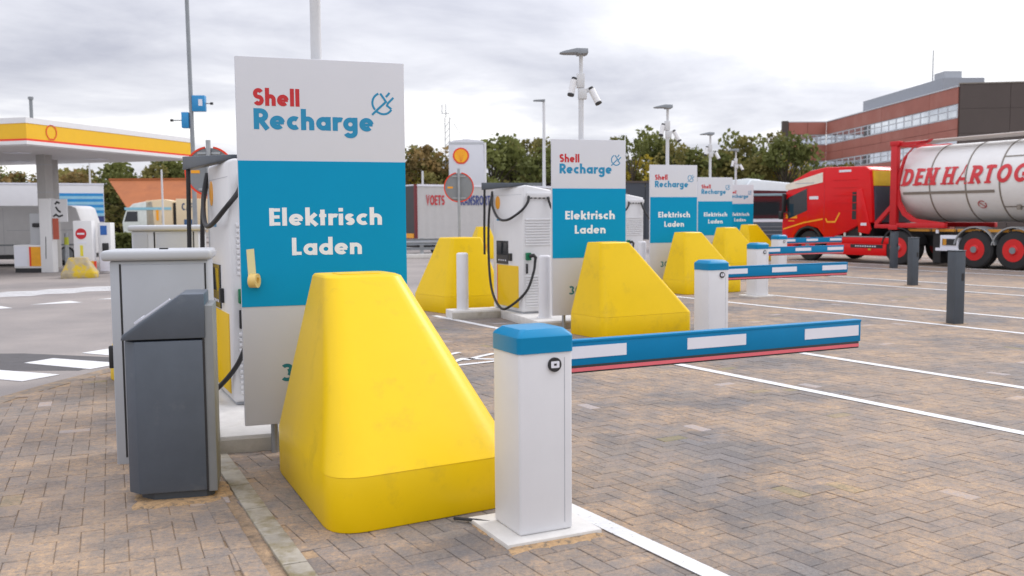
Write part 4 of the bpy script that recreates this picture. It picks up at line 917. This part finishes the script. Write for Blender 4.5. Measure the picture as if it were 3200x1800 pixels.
# ================================================================ buildings
m_bld = M('terracotta_panel', (.40, .145, .11), .7, var=.10, vs=.6, dirt=(.46, .20, .16), dpos=(.5, .7), ds=.25)
m_bframe = M('window_frame', (.60, .62, .66), .5); m_wdark = M('cladding_dark', (.075, .056, .05), .55, var=.12, vs=.3)
m_bglass = M('office_glass', (.62, .66, .72), .05, metal=.85, var=.3, vs=.35)
t = thing('office_building', 'long terracotta-clad office block with ribbon windows behind the tank trailer', 'building', (36.4, 110, 0), 178)
# main facade along local x (towards camera); local y is heading 88 (into the building)
LF = 30.0; HT = 12.05
B('core', m_cab, t, .1, LF, .25, 16, -.06, HT - .3)
bands = [(9.45, 10.65), (6.55, 7.65), (3.55, 4.65)]
spand = [(10.65, HT), (7.65, 9.45), (4.65, 6.55), (0, 3.55)]
for (a, b) in spand:
    ns_ = 6; nv = 2 if b - a > 1.5 else 1
    for k in range(ns_):
        for j in range(nv):
            za = a + (b - a) * j / nv; zb = a + (b - a) * (j + 1) / nv
            B('facade_panel', m_bld, t, LF * k / ns_ + .02, LF * (k + 1) / ns_ - .02, random.uniform(-.015, .01), .24, za + .015, zb - .015)
B('facade_joint', M('joint_brown', (.16, .07, .055), .8), t, 0, LF, .05, .26, -.06, HT - .02)
for (a, b) in bands:
    nw = 18
    for k in range(nw):
        x0, x1 = LF * k / nw, LF * (k + 1) / nw
        w_ = B('window', m_bframe, t, x0 + .02, x1 - .02, .02, .15, a + .015, b - .015); B('pane', m_bglass, w_, x0 + .18, x1 - .12, .0, .022, a + .12, a + (b - a) * .52); B('pane', m_bglass, w_, x0 + .18, x1 - .12, .0, .022, a + (b - a) * .60, b - .12)
# short wing facing the camera: local -x side
WL = 4.4
B('wing_core', m_cab, t, -2, -.2, -WL + .2, 0, -.06, HT - .3)
for (a, b) in spand:
    for k in range(2): B('wing_panel', m_bld, t, -.2, .02, -WL * (k + 1) / 2 + .02, -WL * k / 2 - .02, a + .015, b - .015)
for (a, b) in bands:
    for k in range(4):
        y0, y1 = -WL * (k + 1) / 4, -WL * k / 4
        w_ = B('window', m_bframe, t, -.2, -.05, y0 + .02, y1 - .02, a + .015, b - .015); B('pane', m_bglass, w_, -.06, -.03, y0 + .12, y1 - .1, a + .12, a + (b - a) * .52); B('pane', m_bglass, w_, -.06, -.03, y0 + .12, y1 - .1, a + (b - a) * .60, b - .12)
B('corner_pier', m_wdark, t, -.3, .1, -WL - .75, -WL - .05, -.06, HT + .15)
B('coping', m_bframe, t, 0, LF, -.05, .3, HT, HT + .10); B('coping', m_bframe, t, -.3, -.01, -WL, .3, HT, HT + .10)
rt = B('roof_plant_room', M('plant_grey', (.34, .36, .40), .6, var=.05), t, 5.0, 23.0, 2.2, 6, HT - .3, HT + 1.75); B('roof_box', m_cab, rt, 20, 22, 2.8, 4.4, HT + 1.75, HT + 2.5)
MB().tube([(20.5, 2.4, HT), (20.5, 2.4, HT + 4.6)], .05, 6).build('lightning_rod', m_lamp, t)
t = thing('dark_hall', 'dark brown clad block adjoining the terracotta office building', 'building', (37.55, 79.9, 0), 98)
for k in range(4): 
    for j in range(6): B('cladding_panel', m_wdark, t, 4.0 * k + .015, 4.0 * k + 3.985, random.uniform(-.012, .0), .3, 12.25 * j / 6 + .01, 12.25 * (j + 1) / 6 - .01)
B('core', m_wdark, t, .0, 16, .05, 14, -.06, 12.2); B('coping', m_band, t, -.05, 16, -.06, .3, 12.25, 12.35)
m_dshed = M('dark_shed', (.045, .052, .068), .5, var=.15, vs=.4)
t = thing('dark_warehouse', 'low dark blue-grey warehouse behind the chargers', 'building', (-1.55, 60, 0), 91)
for k in range(6): B('wall_panel', m_dshed, t, 2.0 * k + .02, 2.0 * k + 1.98, 0, .1, -.06, 3.3 + (.25 if k > 2 else 0))
B('core', m_dshed, t, 0, 12, .08, 9, -.06, 3.3); B('roof_light', m_lamp, t, .8, 3.5, .5, 3, 3.3, 3.62); B('roof_edge', m_wdark, t, 0, 6, -.05, .12, 3.3, 3.42); B('roof_edge', m_wdark, t, 6, 12, -.05, .12, 3.55, 3.67)
m_roof = M('roof_orange', (.36, .115, .035), .75, var=.14, vs=.8, dirt=(.27, .085, .03), dpos=(.5, .7), ds=.6)
t = thing('orange_roof_house', 'building with a long orange-brown sloping roof behind the coffee truck', 'building', (-32.9, 75, 0), 88); t.scale = (1.23, 1.23, 1.2)
rf = MB(); Pn = 18
for k in range(9):        # tile courses
    f0, f1 = k / 9, (k + 1) / 9; z_0, z_1 = 1.9 + 2.0 * f0, 1.9 + 2.0 * f1 + .03; y0, y1 = -1 + 3.4 * f0, -1 + 3.4 * f1
    xl0 = 2.4 - 2.4 * f0 if f0 < 1 else 0; xl1 = 2.4 - 2.4 * f1
    MB().add([(xl0, y0 - .06, z_0 - .02), (14, y0 - .06, z_0 - .02), (14, y1, z_1), (xl1, y1, z_1), (xl0, y0 + .1, z_0 - .1), (14, y0 + .1, z_0 - .1), (14, y1, z_1 - .1), (xl1, y1, z_1 - .1)], [(0, 1, 2, 3), (7, 6, 5, 4), (0, 4, 5, 1), (1, 5, 6, 2), (2, 6, 7, 3), (3, 7, 4, 0)]).build('roof_course', m_roof, t, smooth=False)
B('wall', m_conclight, t, 2.6, 14, -.3, 5, -.06, 2.0); B('shop_window', m_glass, t, 3, 9, -.36, -.28, .5, 1.6); B('ridge', m_roof, t, 0, 14, 2.3, 2.5, 3.9, 4.02); B('roof_sign', m_reflect, t, 9.9, 10.5, 1.8, 2.0, 4.0, 4.7); B('gutter', m_lamp, t, 2.4, 14, -1.16, -1.06, 1.82, 1.9)
# ================================================================ trees
def leaf_mat(name, a, b):
    m = bpy.data.materials.new(name); m.use_nodes = True; tt = m.node_tree; n = tt.nodes; l = tt.links; p = n['Principled BSDF']
    p.inputs['Roughness'].default_value = .75; p.inputs['Specular IOR Level'].default_value = .2
    g = n.new('ShaderNodeNewGeometry'); nz = n.new('ShaderNodeTexNoise'); nz.inputs['Scale'].default_value = .55; nz.inputs['Detail'].default_value = 5; l.new(g.outputs['Position'], nz.inputs['Vector'])
    r = n.new('ShaderNodeValToRGB'); l.new(nz.outputs['Fac'], r.inputs[0]); r.color_ramp.elements[0].position = .35; r.color_ramp.elements[0].color = (*a, 1); r.color_ramp.elements[1].position = .68; r.color_ramp.elements[1].color = (*b, 1)
    l.new(r.outputs[0], p.inputs['Base Color'])
    tr = n.new('ShaderNodeBsdfTranslucent'); l.new(r.outputs[0], tr.inputs['Color']); ms = n.new('ShaderNodeMixShader'); ms.inputs[0].default_value = .3
    l.new(p.outputs[0], ms.inputs[1]); l.new(tr.outputs[0], ms.inputs[2]); l.new(ms.outputs[0], n['Material Output'].inputs['Surface']); return m
LM = {'green': leaf_mat('leaf_green', (.10, .115, .035), (.20, .215, .065)), 'olive': leaf_mat('leaf_olive', (.15, .14, .045), (.30, .26, .085)), 'yellow': leaf_mat('leaf_yellow', (.26, .22, .03), (.50, .38, .05)), 'brown': leaf_mat('leaf_brown', (.17, .13, .055), (.35, .23, .085)), 'orange': leaf_mat('leaf_orange', (.25, .13, .02), (.45, .21, .035))}
m_bark = M('bark', (.07, .055, .042), .9, var=.3, vs=6)
def crown_mesh(seed, dens=1.0, leaf=.23, sparse=False):
    r_ = np.random.default_rng(seed); C = []
    for k in range(20 if not sparse else 15):
        th = r_.uniform(0, 2 * math.pi); z = r_.uniform(.22, 1.0); rad = (.58 * math.sin(math.pi * min(1, .25 + z * .75)) ** .7 + .04) * r_.uniform(.45, 1.0)
        C.append((rad * math.cos(th), rad * math.sin(th), z, r_.uniform(.08, .185) * (.75 if sparse else 1)))
    vs = []; fs = []
    n = int(3000 * dens)
    for i in range(n):
        c = C[r_.integers(len(C))]; d = r_.normal(0, 1, 3); d /= np.linalg.norm(d) + 1e-9; q = np.array(c[:3]) + d * c[3] * r_.uniform(.3, 1.12) ** .6
        a = r_.normal(0, 1, 3); a /= np.linalg.norm(a); b = np.cross(a, r_.normal(0, 1, 3)); b /= np.linalg.norm(b) + 1e-9
        s = leaf / 6.5 * r_.uniform(.5, 1.15); o_ = len(vs)
        vs += [tuple(q + a * s), tuple(q + b * s * .7), tuple(q - a * s), tuple(q - b * s * .7)]; fs.append((o_, o_ + 1, o_ + 2, o_ + 3))
    me = bpy.data.meshes.new('crown'); me.from_pydata(vs, [], fs); return me, C
def trunk_mesh(C):
    mb = MB(); mb.tube([(0, 0, -.01), (.01, .0, .25), (0, .01, .55), (0, 0, .8)], .03, 8, .008)
    for c in C: 
        z0_ = max(.12, c[2] * .55); mb.tube([(0, 0, z0_), (c[0] * .5, c[1] * .5, (z0_ + c[2]) / 2 + .03), (c[0], c[1], c[2] + .02)], .011, 5, .003)
    me = bpy.data.meshes.new('trunk'); me.from_pydata(mb.v, [], mb.f); me.materials.append(m_bark)
    for p in me.polygons: p.use_smooth = True
    return me
CR = {}
for kind in LM:
    for sp in (False, True):
        for v in range(3):
            me, C = crown_mesh(v * 7 + (50 if sp else 0) + {'green': 1, 'olive': 100, 'yellow': 200, 'brown': 300, 'orange': 400}[kind], .36 if sp else .74, .17 if sp else .22, sp)
            me.materials.append(LM[kind]); CR[(kind, sp, v)] = (me, trunk_mesh(C))
TL = {'green': 'dense green tree', 'olive': 'olive green autumn tree', 'yellow': 'yellowing autumn tree', 'brown': 'brownish autumn tree', 'orange': 'small orange autumn tree'}
def tree(x, y, hgt, wd, kind, sp, where):
    t = thing('broadleaf_tree', f'{"thinly leaved " if sp else ""}{TL[kind]} in the belt {where}', 'tree', (x, y, -.06), random.uniform(0, 360), f'{kind} trees {where}')
    cm_, tm = CR[(kind, sp, random.randrange(3))]
    for nm, me in (('trunk', tm), ('crown', cm_)):
        o = bpy.data.objects.new(nm, me); COL.objects.link(o); o.parent = t; o.scale = (wd, wd, hgt)
def belt(xs, spec, Y0, where):
    for i, (vx, vy, wd, kind, sp) in enumerate(spec):
        Y = Y0 + random.uniform(-4, 6); X = (vx - 1288) / 2375 * Y; hgt = 1.6 + (543 - vy) / 2375 * Y
        tree(X, Y, hgt, wd, kind, sp, where)
belt(None, [(15, 425, 7, 'green', True), (70, 435, 8, 'brown', False), (130, 440, 7, 'olive', False), (190, 438, 7, 'brown', False), (240, 428, 7, 'olive', False), (300, 424, 7, 'green', False), (340, 415, 6, 'green', True), (390, 420, 7, 'olive', False), (440, 412, 7, 'green', False), (480, 418, 7, 'olive', False), (540, 420, 8, 'green', False), (60, 430, 6, 'olive', True)], 84, 'behind the fuel station')
belt(None, [(1010, 395, 7, 'brown', False), (1050, 385, 7, 'olive', False), (1085, 378, 7, 'brown', False), (1120, 395, 6, 'olive', False), (1075, 440, 4, 'yellow', False)], 76, 'left of the totem')
belt(None, [(1240, 372, 8, 'green', False), (1290, 372, 7, 'green', False), (1335, 362, 7, 'olive', True), (1375, 362, 7, 'olive', True), (1300, 400, 7, 'green', False), (1400, 395, 7, 'green', False), (1430, 385, 7, 'olive', False), (1545, 372, 7, 'olive', False), (1590, 350, 6, 'green', True), (1625, 358, 7, 'green', False), (1660, 372, 7, 'green', False), (1700, 372, 6, 'olive', True), (1620, 415, 6, 'yellow', False), (1730, 400, 7, 'green', False)], 78, 'behind the chargers')
belt(None, [(1760, 415, 7, 'yellow', False), (1790, 405, 6, 'olive', False), (1830, 366, 7, 'green', False), (1870, 372, 7, 'olive', False), (1910, 378, 7, 'green', False), (1945, 350, 6, 'olive', True), (1975, 372, 7, 'green', False), (1935, 425, 3.2, 'orange', False), (1960, 410, 6, 'yellow', False), (1880, 410, 7, 'olive', False)], 82, 'beside the office building')
# far wood closing the view
r_ = np.random.default_rng(5); vs = []; fs = []
for i in range(26000):
    x = r_.uniform(-75, 38); y = 100 + r_.uniform(0, 10); top = 5.0 + 1.2 * math.sin(x * .35) + .9 * math.sin(x * .9 + 1) + (x > -12) * 1.0
    z = top * r_.uniform(0, 1) ** .6; q = np.array((x, y, z)); a = r_.normal(0, 1, 3); a /= np.linalg.norm(a); b = np.cross(a, r_.normal(0, 1, 3)); b /= np.linalg.norm(b) + 1e-9
    s = r_.uniform(.25, .6); o_ = len(vs); vs += [tuple(q + a * s), tuple(q + b * s * .7), tuple(q - a * s), tuple(q - b * s * .7)]; fs.append((o_, o_ + 1, o_ + 2, o_ + 3))
me = bpy.data.meshes.new('far_wood'); me.from_pydata(vs, [], fs); me.materials.append(LM['olive']); o = bpy.data.objects.new('far_wood', me); COL.objects.link(o); o['kind'] = 'stuff'; tag(o, 'dense far wood closing the view behind the trees', 'wood')
# low hedge by the coffee truck
vs = []; fs = []
for i in range(2500):
    q = np.array((-17.0 + r_.uniform(0, 2.2), 40 + r_.uniform(-.4, .4), r_.uniform(0, .9))); a = r_.normal(0, 1, 3); a /= np.linalg.norm(a); b = np.cross(a, r_.normal(0, 1, 3)); b /= np.linalg.norm(b) + 1e-9
    s = r_.uniform(.05, .12); o_ = len(vs); vs += [tuple(q + a * s), tuple(q + b * s), tuple(q - a * s), tuple(q - b * s)]; fs.append((o_, o_ + 1, o_ + 2, o_ + 3))
me = bpy.data.meshes.new('hedge'); me.from_pydata(vs, [], fs); me.materials.append(LM['green']); o = bpy.data.objects.new('hedge', me); COL.objects.link(o); tag(o, 'low green hedge in front of the coffee truck cab', 'hedge')

# ---- sand drifted against feet of bin and barrier plate
m_sand = M('sand', (.42, .27, .14), .95, var=.3, vs=40, bump=.4, bs=150, dirt=(.20, .15, .10), dpos=(.5, .6), ds=30)
def drift(label, c, H, w_, d_, n=40):
    t = thing('sand_drift', label, 'sand', (*c, 0), H)
    P = []
    for k in range(n):
        a = 2 * math.pi * k / n; q = max(abs(math.cos(a)) / (w_ / 2), abs(math.sin(a)) / (d_ / 2)); rr = 1 / q * random.uniform(.86, 1.06); P.append((rr * math.cos(a), rr * math.sin(a)))
    MB().loft([(x, y, -.004) for x, y in P], [(x * .86, y * .86, .008) for x, y in P]).build('sand', m_sand, t)
drift('orange-brown sand gathered round the foot of the litter bin', (-1.84, 5.14), 76, .53, .46)
drift('orange-brown sand gathered under the barrier box plate beside the big block', (.12, 4.53), 64, .56, .56)
